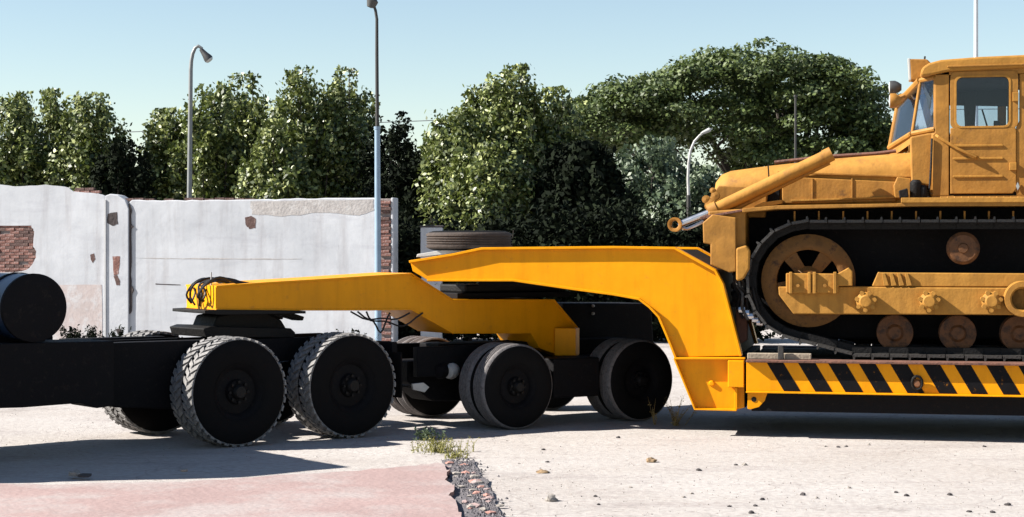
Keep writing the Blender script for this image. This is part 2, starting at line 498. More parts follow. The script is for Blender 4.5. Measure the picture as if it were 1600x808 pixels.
edge_top = jag([(-700, 772), (-260, 764), (0, 757), (120, 757), (230, 754), (330, 751), (430, 743), (540, 736), (640, 729), (692, 722)], 1.6, 5)
edge_side = jag([(692, 722), (701, 736), (698, 750), (709, 760), (703, 774), (716, 788), (722, 808), (740, 850), (760, 960)], 3.0, 4)
ol = [gz(x, y, 0.06) for x, y in edge_top[:-1] + edge_side] + [Vector((-0.3, 6, 0)), Vector((-9, 6, 0))]
tag(slab('painted_slab', ol, -0.05, 0.062, M['pink'], M['pink_edge']), kind='structure')
strip = jag([(690, 722), (742, 719), (748, 740), (764, 752), (768, 776), (782, 800), (800, 850), (740, 852), (722, 812), (703, 776), (705, 750)], 3.5, 4, True)
tag(slab('broken_asphalt_strip', [gz(x, y, 0.02) for x, y in strip], -0.05, 0.0245, M['gravel']), kind='structure')


# ------------------------------------------------------------------ stones
def rock(r, seed, flat=0.6, sub=2):
    bm = bmesh.new()
    bmesh.ops.create_icosphere(bm, subdivisions=sub, radius=1)
    for v in bm.verts:
        n = mnoise.noise(v.co * 1.3 + Vector((seed * 7.1, seed * 3.3, 0))) * 0.55
        v.co *= (1 + n)
        v.co.z = max(v.co.z, -0.45) * flat
        v.co *= r
    me = bpy.data.meshes.new('stone'); bm.to_mesh(me); bm.free()
    return me


def stone(px, py, r, mat, label, group=None, seed=0, flat=0.6, name='stone', base=0.0, cat='stone'):
    me = rock(r, seed, flat, 1 if name == 'rubble_piece' else 2); me.materials.append(M[mat])
    o = bpy.data.objects.new(name, me); COL.objects.link(o)
    p = gnd(px, py); o.location = (p.x, p.y, zg(p.x, p.y) + r * flat * 0.35 + base)
    o.rotation_euler = (0, 0, random.uniform(0, 6.28))
    tag(o, label, cat, group)
    return o


stone(1018, 722, 0.055, 'stone_brown', 'pale brown stone alone on the white ground below the dry stalks', seed=1)
stone(848, 738, 0.06, 'stone_brown', 'flat brown chip of stone with a dark pebble behind it', seed=2, flat=0.4)
stone(862, 783, 0.06, 'stone', 'largest loose pale stone near the bottom edge right of the rubble strip', seed=3, flat=0.75)
stone(118, 748, 0.06, 'stone', 'pale lump of rubble on the edge of the pink slab far left', seed=4, base=0.03)
stone(132, 750, 0.06, 'stone_dark', 'dark lump of rubble beside the pale one on the far left slab edge', seed=5, flat=0.4, base=0.03)
stone(288, 745, 0.035, 'stone', 'small pale stone on the slab edge below the tractor wheels', seed=6, base=0.05)
small = [(1092, 735, .03, 'stone_dark'), (1150, 727, .022, 'stone_dark'), (1164, 727, .03, 'stone'), (849, 703, .026, 'stone_dark'), (855, 723, .02, 'stone_dark'), (1254, 774, .03, 'stone_dark'), (1191, 782, .026, 'stone_dark'),
         (1180, 792, .022, 'stone_dark'), (1174, 803, .03, 'stone_dark'), (1327, 763, .02, 'stone'), (1400, 770, .02, 'stone_dark'), (1417, 775, .026, 'stone_dark'), (1484, 774, .03, 'stone_dark'), (1575, 790, .03, 'stone_dark'), (1514, 800, .024, 'stone_dark'),
         (1551, 801, .024, 'stone_dark'), (1068, 778, .022, 'stone'), (1081, 772, .02, 'stone'), (1310, 699, .026, 'stone_dark'), (1322, 698, .022, 'stone_dark'), (1538, 699, .024, 'stone_dark'), (1140, 793, .02, 'stone_dark'), (966, 685, .028, 'stone_dark'), (985, 762, .02, 'stone'), (930, 776, .02, 'stone_dark'), (1290, 698, .02, 'stone'), (1358, 696, .022, 'stone'), (1276, 779, .02, 'stone'), (935, 790, .018, 'stone_dark')]
for i, (x, y, r, mt) in enumerate(small):
    stone(x, y, r * 0.9, mt, 'small loose stone on the sunlit pale ground in front of the trailer', 'small stones scattered on the pale ground', seed=10 + i, name='small_stone')
for i in range(34):
    t = i / 33
    x = 698 + t * 62 + random.uniform(-22, 30); y = 728 + t * 78 + random.uniform(-3, 3)
    stone(x, y, random.uniform(.022, .07), random.choice(['stone', 'stone', 'pink', 'pink_edge']), 'broken piece of pale concrete lying in the dark rubble strip', 'concrete rubble along the broken slab edge', seed=60 + i, flat=0.45, name='rubble_piece', base=0.018, cat='rubble')
# the fine gravel of the strip nobody could count
mb = MB()
for i in range(900):
    t = random.random()
    x = 720 + t * 42 + random.gauss(0, 13); y = 722 + t * 95 + random.uniform(-3, 3)
    p = gnd(x, y); r = random.uniform(.006, .022)
    a = random.uniform(0, 6.28)
    vv = [(p.x + r * math.cos(a + k * 1.57) * random.uniform(.7, 1.2), p.y + r * math.sin(a + k * 1.57) * random.uniform(.7, 1.2), 0.022) for k in range(4)] + [(p.x, p.y, 0.028 + r * .8)]
    mb.add(vv, [(0, 1, 4), (1, 2, 4), (2, 3, 4), (3, 0, 4)])
tag(mb.build('gravel', M['gravel']), 'dark gravel in the broken strip between the slabs', 'gravel', kind='stuff')
# loose grit over the pale ground
mb = MB()
for i in range(2600):
    px = random.uniform(-150, 1750); py = 640 + 190 * random.random() ** 0.8
    if px < 720 and py > 715: continue
    p = gnd(px, py); r = random.uniform(.003, .011); a = random.uniform(0, 6.28); z = zg(p.x, p.y)
    vv = [(p.x + r * math.cos(a + k * 2.1), p.y + r * math.sin(a + k * 2.1), z - .002) for k in range(3)] + [(p.x, p.y, z + r * 1.1)]
    mb.add(vv, [(0, 1, 3), (1, 2, 3), (2, 0, 3)])
tag(mb.build('grit', M['stone']), 'fine pale grit strewn over the ground', 'grit', kind='stuff')

# ------------------------------------------------------------------ walls
WALL = Frame(*at(200, 390, 42.0).xy, -13)


def plaster_wall(name, px_pts, v0, v1, label, mat=None):
    o = empty(name, WALL.o, WALL.a)
    tag(o, label, 'wall')
    m = MB().prism(WALL.poly(px_pts, v0), v0, v1)
    m.build('plaster_face', mat or M['plaster'], o, bevel=0.02)
    return o


def patch(parent, px_pts, v, mat, name, th=0.012):
    return MB().prism(WALL.poly(px_pts, v), v - th, v + 0.01).build(name, mat, parent)


bu0 = [(-250, 286), (-120, 291), (0, 289), (25, 291), (70, 289), (108, 293), (114, 299), (150, 303), (155, 302), (164, 306)]
notch = jag([(-60, 427), (20, 427), (46, 420), (54, 408), (57, 396), (52, 385), (54, 362), (49, 353), (-60, 353)], 1.2, 4)
wl = plaster_wall('boundary_wall', [(-250, 560), (-250, 427)] + notch + [(-250, 353)] + jag(bu0, 1.0, 4) + [(164, 560)], 0.0, 0.05, 'tall whitewashed wall with a red brick patch at the far left behind the tank')
wp = plaster_wall('wall_pier', [(164, 560), (164, 306), (172, 303), (184, 305), (196, 313), (201, 326), (201, 560)], -0.035, 0.36, 'narrow whitewashed wall pier with a square hole and a brick scar')
wr = plaster_wall('boundary_wall', [(202, 560), (202, 316)] + jag([(206, 313), (300, 313), (410, 312), (480, 310), (590, 309)], 0.8, 8) + [(590, 560)], 0.02, 0.34, 'long white wall panel between the dark crack and the brick end pier')
# brighter white strip on the pier edge, exposed bricks, scars
brick_me = MB().box(-0.115, 0.115, -0.05, 0.05, -0.031, 0.031).build('brick', M['brick'], bevel=0.008)
bm_mesh = brick_me.data
brick2_me = MB().box(-0.115, 0.115, -0.05, 0.05, -0.031, 0.031).build('brick', M['brick_dark'], bevel=0.008).data
for ob in [o for o in bpy.data.objects if o.name.startswith('brick') and o.parent is None]:
    bpy.data.objects.remove(ob)


def put_brick(parent, u, v, z, dark=False, sx=1.0, sy=1.0):
    b = bpy.data.objects.new('brick', brick2_me if dark else bm_mesh)
    COL.objects.link(b); b.parent = parent
    b.location = (u + random.uniform(-.006, .006), v + random.uniform(-.008, .008), z)
    b.rotation_euler = (random.uniform(-.03, .03), random.uniform(-.02, .02), random.uniform(-.05, .05))
    b.scale = (sx, sy, 1)
    return b


MB().prism(WALL.poly([(162.5, 530), (162.8, 400), (163, 312), (165.5, 312), (165.5, 560), (162.5, 560)], -0.045), -0.06, 0.02).build('corner_strip', surf('bright white strip', (0.62, 0.62, 0.63), 0.9, var=0.08), wp)
MB().prism(WALL.poly([(-249, 560), (-249, 292), (0, 292), (100, 296), (112, 302), (163, 308), (163, 560)], 0.0505), 0.0505, 0.32).build('wall_core', M['mortar'], wl)
z = WALL.uz(0, 430)[1]
row = 0
while z < WALL.uz(0, 350)[1]:
    u = WALL.uz(-50, 400)[0] + (row % 2) * 0.12
    lim = WALL.uz(64, 400)[0]
    while u < lim - 0.08:
        if random.random() > 0.06: put_brick(wl, u, 0.068, z, random.random() < 0.35)
        u += 0.242
    z += 0.073; row += 1
pinkm = surf('faded pink lime wash', (0.56, 0.48, 0.465), 0.9, var=0.12, scale=2, col2=(0.62, 0.60, 0.61), spots=0.4, spot_scale=2.5, bump=0.3, bscale=10)
patch(wl, jag([(-200, 447), (60, 446), (159, 445), (159.5, 530)], 0.6, 4) + [(159.5, 560), (-200, 560)], -0.001, pinkm, 'pink_dado', 0.005)
for P_ in ([(141, 398), (147, 396), (149, 405), (145, 411), (142, 406)],):
    patch(wl, P_, 0, M['brick_dark'], 'scar', 0.004)
patch(wp, jag([(168, 334), (183, 332), (184, 350), (176, 353), (167, 349)], 0.8, 3, True), -0.035, M['stain'], 'square_hole', 0.004)
patch(wp, jag([(176, 401), (187, 400), (188, 412), (185, 428), (178, 430)], 0.8, 3, True), -0.035, M['brick'], 'brick_scar', 0.004)
patch(wp, jag([(177, 431), (183, 430), (188, 440), (187, 446), (182, 446)], 0.6, 3, True), -0.035, M['brick_dark'], 'brick_scar', 0.004)
patch(wp, jag([(180, 514), (188, 513), (190, 520), (184, 522)], 0.6, 3, True), -0.035, M['stain'], 'scar', 0.004)
patch(wr, jag([(203, 318), (206, 330), (205, 350), (209, 354), (205, 358), (206, 400), (205, 430), (206, 446), (210, 454), (206, 460), (206, 486), (203, 491), (202.4, 470)], 0.7, 3) + [(202.3, 318)], 0.02, M['stain'], 'wall_crack', 0.03)
patch(wr, jag([(383, 340), (392, 337), (400, 342), (399, 356), (390, 358), (384, 352)], 0.6, 3, True), 0.02, M['brick_dark'], 'scar', 0.004)
greym = surf('bare grey render', (0.50, 0.465, 0.45), 0.95, var=0.2, scale=4, col2=(0.60, 0.58, 0.57), spots=0.3, spot_scale=6, bump=0.5, bscale=18)
patch(wr, jag([(390, 314.5), (584, 311.5), (584, 330), (560, 336), (500, 333), (440, 338), (395, 334)], 1.6, 4, True), 0.02, greym, 'bare_render', 0.004)
patch(wr, jag([(210, 403), (260, 403.6), (330, 403.4), (420, 404.3), (472, 404.6), (420, 405.4), (330, 405.2), (260, 404.6)], 0.5, 5, True), 0.02, greym, 'render_joint', 0.003)
patch(wr, jag([(243, 443), (282, 444.5), (282, 446), (243, 444.5)], 0.3, 3, True), 0.02, M['stain'], 'render_joint', 0.003)
z = WALL.uz(300, 312)[1]
u = WALL.uz(200, 312)[0]
while u < WALL.uz(412, 312)[0]:
    if random.random() > 0.1: put_brick(wr, u, 0.12, z + random.uniform(-.01, .02), True)
    u += 0.25
u = WALL.uz(116, 300)[0]; z = WALL.uz(130, 300)[1]
while u < WALL.uz(150, 300)[0]:
    put_brick(wl, u, 0.1, z, False); put_brick(wl, u + .1, 0.12, z + 0.07, True) if u < WALL.uz(136, 300)[0] else None
    u += 0.25
# brick end pier
pe = empty('brick_pier', WALL.o, WALL.a)
tag(pe, 'ragged red brick end pier of the white wall behind the blue pole', 'brick pier')
ua = WALL.uz(592, 400)[0]; ub = WALL.uz(612, 400)[0]; ztop = WALL.uz(600, 309)[1]
MB().box(ua, ub, 0.03, 0.36, 0, ztop - 0.02).build('mortar_core', M['mortar'], pe, bevel=0.02)
MB().box(ub - 0.02, ub + 0.045, 0.0, 0.37, 0, ztop).build('plaster_edge', M['plaster'], pe, bevel=0.02)
z = 0.04; row = 0
while z < ztop - 0.03:
    d = random.random() < 0.3
    if random.random() > 0.12:
        put_brick(pe, (ua + ub) / 2 - 0.02 + (0.02 if row % 2 else -0.02), 0.03 + random.uniform(-.02, .01), z, d, sx=(ub - ua - 0.03) / 0.23)
    z += 0.074; row += 1

# distant whitewashed hut seen beside the pier
hp = at(657, 390, 40.9)
hut = empty('whitewashed_hut', (hp.x, hp.y, 0), 0)
tag(hut, 'small distant whitewashed hut between the brick pier and the spare tyre', 'hut')
MB().box(0.0, .5, 0, .5, 0, 2.66).build('wall', M['plaster'], hut, bevel=0.02)
MB().box(-0.03, .53, -0.03, .53, 2.66, 2.70).build('roof', M['stone_dark'], hut, bevel=0.02)


# ------------------------------------------------------------------ street lamps and poles
def pole(name, label, cat, px, D, top_py, r0, r1, mat, lean=0.0):
    b = at(px, 390, D)
    o = empty(name, (b.x, b.y, 0)); tag(o, label, cat)
    zt = CAMH - (top_py - HY) / F * D
    MB().tube([(0, 0, 0), (lean * 0.5, 0, zt * 0.5), (lean, 0, zt)], [r0, (r0 + r1) / 2, r1], 12).build('pole', mat, o)
    MB().box(-r0 * 1.9, r0 * 1.9, -r0 * 1.9, r0 * 1.9, -0.02, 0.05).build('base_plate', mat, o, bevel=0.01)
    return o, zt


# lamp with bent arm at left
D = 48; k = D / F
o, zt = pole('street_lamp', 'street lamp with hooked arm rising behind the white wall on the left', 'street lamp', 294, D, 108, 0.085, 0.055, M['pole'], lean=0.07)
pts = [(0.07, 0, zt)] + [((x - 294) * k, 0, CAMH - (y - HY) * k) for x, y in ((299, 95), (301, 84), (305, 75), (310, 72), (316, 76))]
MB().tube(pts, [0.055, .05, .05, .045, .045, .04], 10).build('arm', M['pole'], o)
c = Vector(((321 - 294) * k, 0, CAMH - (86 - HY) * k))
h = MB().lathe([(-0.22, 0.0), (-0.2, 0.05), (-0.02, 0.085), (0.1, 0.12), (0.16, 0.12)], (0, 0, 0), 'x', 14).build('lamp_head', M['lamp'], o)
h.location = c; h.rotation_euler = (0, math.radians(52), 0)
MB().lathe([(0.16, 0.112), (0.2, 0.09), (0.22, 0.0)], (0, 0, 0), 'x', 14).build('lens', M['lens'], h)
# tall blue pole in front of the wall
D = 39; k = D / F
o, zt = pole('lamp_pole', 'tall slim blue-grey lamp pole in front of the white wall', 'lamp pole', 591, D, 200, 0.075, 0.06, M['bluepole'], lean=-0.02)
MB().tube([(-0.02, 0, zt - .02), (-0.03, 0, zt + 1.6), (-0.03, 0, CAMH - (30 - HY) * k), (-0.06, 0, CAMH - (16 - HY) * k), (-0.1, 0, CAMH - (8 - HY) * k)], [.042, .038, .034, .032, .03], 10).build('upper_pole', M['darkpole'], o)
MB().lathe([(-0.03, .07), (0.03, .075)], (-0.02, 0, zt), 'z', 12).build('collar', M['bluepole'], o)
h = MB().lathe([(-0.14, 0.0), (-0.12, 0.09), (0.02, 0.13), (0.1, 0.06), (0.14, 0.04)], (0, 0, 0), 'z', 14).build('lamp_head', M['lamp'], o)
h.location = (-0.13, 0, CAMH - (3 - HY) * k); h.rotation_euler = (0, math.radians(15), 0)
# white bent lamp in front of the spreading tree
D = 52; k = D / F
o, zt = pole('street_lamp', 'white street lamp with curved arm in front of the spreading tree', 'street lamp', 1076, D, 305, 0.075, 0.06, M['darkpole'])
pts = [(0, 0, zt)] + [((x - 1076) * k, 0, CAMH - (y - HY) * k) for x, y in ((1075, 280), (1076, 255), (1079, 235), (1085, 221), (1093, 212), (1100, 207))]
MB().tube(pts, [.045, .042, .04, .038, .036, .034, .03], 10).build('arm', M['pale_metal'], o)
h = MB().lathe([(-0.18, 0.03), (-0.1, 0.05), (0.1, 0.065), (0.17, 0.0)], (0, 0, 0), 'x', 12).build('lamp_head', M['pale_metal'], o)
h.location = ((1104 - 1076) * k, 0, CAMH - (205 - HY) * k); h.rotation_euler = (0, math.radians(-25), 0)
o, zt = pole('post', 'thin dark post standing before the spreading tree above the bulldozer hood', 'post', 1243, 56, 150, 0.05, 0.035, M['darkpole'])
MB().lathe([(-0.03, .06), (0.03, .06)], (0, 0, zt), 'z', 10).build('cap', M['darkpole'], o)
o, zt = pole('mast', 'white mast rising into the sky behind the bulldozer cab', 'mast', 1525, 55, -120, 0.08, 0.06, surf('white mast paint', (0.7, 0.72, 0.74), 0.5, var=0.08))
MB().lathe([(-0.02, .09), (0.04, .09), (.1, 0)], (0, 0, zt), 'z', 10).build('cap', M['pale_metal'], o)
# overhead cable
pts = []
for i in range(41):
    x = -300 + i * 52
    py = 206 - (x - 210) * 0.038 if x < 1000 else 176 - (x - 1000) * 0.01
    pts.append(at(x, py, 86))
tag(MB().tube(pts, 0.02, 5).build('overhead_cable', M['cable']), 'thin overhead cable crossing the sky between the trees', 'cable')


# ------------------------------------------------------------------ trees
def leaf_object(name, C, size, mat, parent, up=0.35, aspect=0.6, base=None, wild=0.6):
    n = len(C)
    N = rng.normal(size=(n, 3))
    if base is not None: N = N * wild + base
    N[:, 2] += up
    N /= np.linalg.norm(N, axis=1)[:, None]
    T = np.cross(N, rng.normal(size=(n, 3))); T /= np.linalg.norm(T, axis=1)[:, None]
    B = np.cross(N, T)
    s = (size * rng.uniform(0.6, 1.35, n))[:, None]
    V = np.stack([C - T * s * .5, C + B * s * .5 * aspect - T * s * .05, C + T * s * .5, C - B * s * .5 * aspect - T * s * .05], 1).reshape(-1, 3)
    me = bpy.data.meshes.new(name)
    me.vertices.add(4 * n); me.vertices.foreach_set('co', V.astype(np.float32).ravel())
    me.loops.add(4 * n); me.loops.foreach_set('vertex_index', np.arange(4 * n, dtype=np.int32))
    me.polygons.add(n); me.polygons.foreach_set('loop_start', np.arange(0, 4 * n, 4, dtype=np.int32)); me.polygons.foreach_set('loop_total', np.full(n, 4, dtype=np.int32))
    me.update(); me.validate()
    me.materials.append(mat)
    o = bpy.data.objects.new(name, me); COL.objects.link(o); o.parent = parent
    return o


def poplar(px, top_py, wpx, D, label, nplume=16, mat='leaf_poplar', twigs=46, per=26, ls=0.152, z0=1.2, name='poplar_tree', group='poplars behind the wall', jit=0.09, lean=0.0):
    k = D / F
    b = at(px, 390, D); H = CAMH - (top_py - HY) * k; Wd = wpx * 1.45 * k / 2
    o = empty(name, (b.x, b.y, 0)); tag(o, label, 'tree', group)
    tr = MB().tube([(0, 0, -0.1), (0.03, 0, H * .3), (-0.03, 0.02, H * .6), (lean, 0, H * .92)], [0.16, .12, .08, .02], 8)
    pts = []; nrm = []
    for i in range(nplume):
        a = i * 2.399 + random.uniform(-.3, .3)
        q = math.sqrt((i + 0.5) / nplume)
        ex = q * Wd * 0.80 * math.cos(a) + lean * .5; ey = q * Wd * 0.80 * math.sin(a)
        tip = H * (1 - 0.36 * q ** 2.0 + random.uniform(-.07, .02)) if i else H
        base = z0 + random.uniform(0, 0.35) * H * .5
        p0 = Vector((ex * .25, ey * .25, base * .6)); pm = Vector((ex * .8, ey * .8, (base + tip) * .45)); p1 = Vector((ex, ey, tip))
        tr.tube([p0, pm, p1], [0.06, .04, .008], 5, True, False)
        rm = Wd * random.uniform(.20, .36)
        for j in range(twigs):
            t = random.random() ** 0.85
            c = p0.lerp(pm, t * 2) if t < .5 else pm.lerp(p1, t * 2 - 1)
            rr = rm * (math.sin(math.pi * min(1, 0.12 + 0.86 * t)) ** 0.8) + .05
            th = random.uniform(0, 6.283)
            tw = Vector((math.cos(th) * rr, math.sin(th) * rr, random.uniform(.25, .75)))
            q0 = rng.uniform(0.3, 1.1, per)
            P_ = np.array(c)[None] + np.array(tw)[None] * q0[:, None] + rng.normal(size=(per, 3)) * jit * np.array([1, 1, 1.3])
            pts.append(P_)
            nb_ = np.array([math.cos(th), math.sin(th), .35]) + rng.normal(size=3) * .35
            nrm.append(np.repeat(nb_[None], per, 0))
    tr.build('trunk', M['bark'], o)
    C = np.concatenate(pts); NB = np.concatenate(nrm); ok = (C[:, 2] < H + 0.05) & (C[:, 2] > 0.4)
    leaf_object('crown', C[ok], ls, M[mat], o, up=0.1, base=NB[ok])
    return o


poplar(22, 146, 105, 55, 'poplar cut by the left edge of the picture above the white wall', twigs=52)
poplar(75, 142, 120, 57, 'second poplar from the left, above the brick patch of the wall', twigs=52)
poplar(140, 148, 110, 55, 'third poplar from the left, right end of the left clump', twigs=52)
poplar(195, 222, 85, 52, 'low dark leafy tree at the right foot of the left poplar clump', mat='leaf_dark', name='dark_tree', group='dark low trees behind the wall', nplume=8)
poplar(262, 172, 90, 56, 'short poplar left of the hooked street lamp', twigs=52)
poplar(330, 132, 100, 55, 'poplar just right of the hooked street lamp', twigs=52)
poplar(385, 116, 100, 57, 'poplar with a rounded top left of the twin tall poplars', twigs=52)
poplar(468, 106, 105, 55, 'tallest poplar of the middle clump above the white wall', twigs=54)
poplar(535, 110, 110, 56, 'bright poplar left of the tall blue pole', twigs=54)
poplar(432, 190, 100, 53, 'low poplar filling the front of the middle clump', twigs=46)
poplar(612, 178, 100, 54, 'dark poplar right behind the blue pole', mat='leaf_dark', nplume=9)
poplar(652, 240, 80, 53, 'low dark leafy tree in the gap between the poplar clumps', mat='leaf_dark', name='dark_tree', group='dark low trees behind the wall', nplume=8)
poplar(712, 172, 100, 52, 'left poplar of the clump above the spare tyre', twigs=52)
poplar(760, 135, 90, 54, 'second poplar of the clump above the spare tyre', twigs=52)
poplar(803, 104, 110, 53, 'tallest poplar of the clump above the spare tyre', twigs=56)
poplar(868, 138, 110, 54, 'right poplar of the clump touching the spreading tree', twigs=52)
poplar(760, 225, 110, 50, 'low bright poplar standing in front of the tyre clump', twigs=50)
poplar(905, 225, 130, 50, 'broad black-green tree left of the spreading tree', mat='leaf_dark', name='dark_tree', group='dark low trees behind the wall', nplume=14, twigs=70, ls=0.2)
poplar(1022, 218, 140, 58, 'grey-green bushy tree under the left side of the spreading tree', mat='leaf_mid', name='bushy_tree', group='bushy trees', nplume=12, twigs=46, ls=0.17)


poplar(1092, 262, 105, 57, 'smaller grey-green bushy tree behind the white curved lamp', mat='leaf_mid', name='bushy_tree', group='bushy trees', nplume=12, twigs=46, ls=0.17)


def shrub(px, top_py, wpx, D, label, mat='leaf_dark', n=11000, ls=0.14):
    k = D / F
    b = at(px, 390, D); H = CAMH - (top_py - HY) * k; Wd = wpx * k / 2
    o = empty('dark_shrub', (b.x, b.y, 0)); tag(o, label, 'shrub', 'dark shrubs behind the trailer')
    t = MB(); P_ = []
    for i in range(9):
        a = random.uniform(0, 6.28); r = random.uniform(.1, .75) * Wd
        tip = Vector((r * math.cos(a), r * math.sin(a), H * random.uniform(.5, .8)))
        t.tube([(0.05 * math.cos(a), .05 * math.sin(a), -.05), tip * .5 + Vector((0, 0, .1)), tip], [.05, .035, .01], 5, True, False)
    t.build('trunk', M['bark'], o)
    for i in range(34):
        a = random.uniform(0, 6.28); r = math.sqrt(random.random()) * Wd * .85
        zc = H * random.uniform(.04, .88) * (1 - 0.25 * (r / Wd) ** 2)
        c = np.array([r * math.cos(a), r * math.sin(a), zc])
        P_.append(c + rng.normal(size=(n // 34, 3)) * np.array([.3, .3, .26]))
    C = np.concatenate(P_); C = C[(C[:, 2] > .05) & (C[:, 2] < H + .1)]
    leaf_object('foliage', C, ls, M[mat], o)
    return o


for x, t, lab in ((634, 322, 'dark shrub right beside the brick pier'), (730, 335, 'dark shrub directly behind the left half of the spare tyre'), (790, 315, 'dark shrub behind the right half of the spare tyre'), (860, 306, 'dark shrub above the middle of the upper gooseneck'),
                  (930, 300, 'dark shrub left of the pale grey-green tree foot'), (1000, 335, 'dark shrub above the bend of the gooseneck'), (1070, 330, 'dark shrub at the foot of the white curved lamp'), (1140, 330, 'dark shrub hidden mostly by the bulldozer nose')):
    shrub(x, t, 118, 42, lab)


def spreading_tree():
    D = 74; k = D / F
    b = at(1205, 390, D)
    o = empty('spreading_tree', (b.x, b.y, 0)); tag(o, 'huge spreading tree with layered umbrella crown behind the bulldozer', 'tree')
    z = lambda py: CAMH - (py - HY) * k
    x = lambda px: (px - 1205) * k
    wood = MB()
    wood.tube([(0, 0, -.2), (.1, 0, 1.5), (0, 0, 3.2)], [.55, .42, .36], 10)
    pads = []
    tops = [(905, 150), (930, 128), (965, 122), (1000, 128), (1030, 108), (1065, 98), (1100, 86), (1140, 82), (1180, 74), (1215, 78), (1250, 84), (1290, 92), (1325, 110), (1350, 135), (1370, 165), (1380, 195)]
    for i, (px, py) in enumerate(tops):
        for dy in (-3.2, -1.2, 1.0, 3.0):
            drop = 0.10 * dy * dy * 0.6
            pads.append((x(px) * (1 - .01 * dy * dy) + random.uniform(-.3, .3), dy + random.uniform(-.5, .5), z(py) - 0.45 - drop + random.uniform(-.4, .2), random.uniform(.6, 1.3), random.uniform(.4, .65)))
    mids = [(920, 185), (950, 200), (985, 170), (1010, 185), (1045, 150), (1085, 140), (1120, 130), (1160, 140), (1200, 125), (1240, 140), (1285, 140), (1320, 165), (1345, 200), (1365, 235), (1375, 270),
            (1060, 185), (1110, 175), (1150, 190), (1195, 180), (1225, 195), (1270, 185), (1310, 215), (1335, 255), (1350, 300), (1130, 215), (1180, 240), (1160, 232), (1215, 230), (1260, 235), (1300, 262), (1250, 265), (1325, 310), (1200, 262), (1290, 300), (1240, 300), (1360, 330), (990, 215), (930, 225), (1040, 200)]
    tx = [t_[0] for t_ in tops]; ty = [t_[1] for t_ in tops]
    for i in range(190):
        px = random.uniform(895, 1384)
        lo = float(np.interp(px, tx, ty)) + 28
        hi = float(np.interp(px, [895, 960, 1020, 1080, 1120, 1220, 1300, 1384], [235, 240, 225, 240, 265, 310, 345, 345]))
        py = random.uniform(lo, hi)
        if (1038 < px < 1082 and 172 < py < 222) or (1092 < px < 1128 and 226 < py < 256) or (1168 < px < 1200 and 222 < py < 246): continue
        mids.append((px, py))
    for px, py in mids:
        for dy in (-2.8, 1.2):
            pads.append((x(px) + random.uniform(-.4, .4), dy + random.uniform(-1.4, 1.4), z(py) + random.uniform(-.25, .25), random.uniform(.6, 1.05), random.uniform(.38, .6)))
    # limbs
    limbs = [(-7.0, -.5, z(200)), (-5.2, .8, z(190)), (-3.4, -1.2, z(170)), (-1.4, 1.0, z(150)), (.4, -.8, z(150)), (2.0, 1.0, z(165)), (3.4, -1.0, z(190)), (4.2, .4, z(240))]
    for lx, ly, lz in limbs:
        e = Vector((lx, ly, lz)); s0 = Vector((lx * .03, ly * .03, 2.6))
        m1 = s0.lerp(e, .35) + Vector((0, 0, -.35)); m2 = s0.lerp(e, .7) + Vector((random.uniform(-.3, .3), 0, -.25))
        wood.tube([s0, m1, m2, e], [.24, .17, .11, .04], 7, True, False)
        for j in range(6):
            q = random.choice(pads); p = Vector(q[:3])
            near = min(pads, key=lambda w: (Vector(w[:3]) - (m2.lerp(e, random.random()) + Vector((random.uniform(-1.5, 1.5), random.uniform(-1, 1), random.uniform(0, 1.4))))).length)
            st = m1.lerp(e, random.random())
            p = Vector(near[:3]); wood.tube([st, st.lerp(p, .5) + Vector((0, 0, .1)), p], [.07, .05, .015], 5, True, False)
    wood.build('trunk', M['bark'], o)
    P_ = []; NB = []
    for cx, cy, cz, R, h in pads:
        n = int(300 * R * R)
        a = rng.uniform(0, 2 * np.pi, n); r = np.sqrt(rng.uniform(0, 1, n)) * R * rng.uniform(.7, 1.12, n)
        zz = h * np.sqrt(np.clip(1 - (r / (R * 1.15)) ** 2, 0, 1)) * (1 - rng.uniform(0, 1, n) ** 2 * 1.3)
        P_.append(np.stack([cx + r * np.cos(a), cy + r * np.sin(a), cz + zz + rng.normal(0, .06, n)], 1))
        nb_ = np.stack([r / R * np.cos(a) * .9, r / R * np.sin(a) * .9, np.full(n, .7)], 1) + rng.normal(size=3) * .25
        NB.append(nb_)
    leaf_object('crown', np.concatenate(P_), 0.19, M['leaf_big'], o, up=0.1, base=np.concatenate(NB), wild=.5)


spreading_tree()


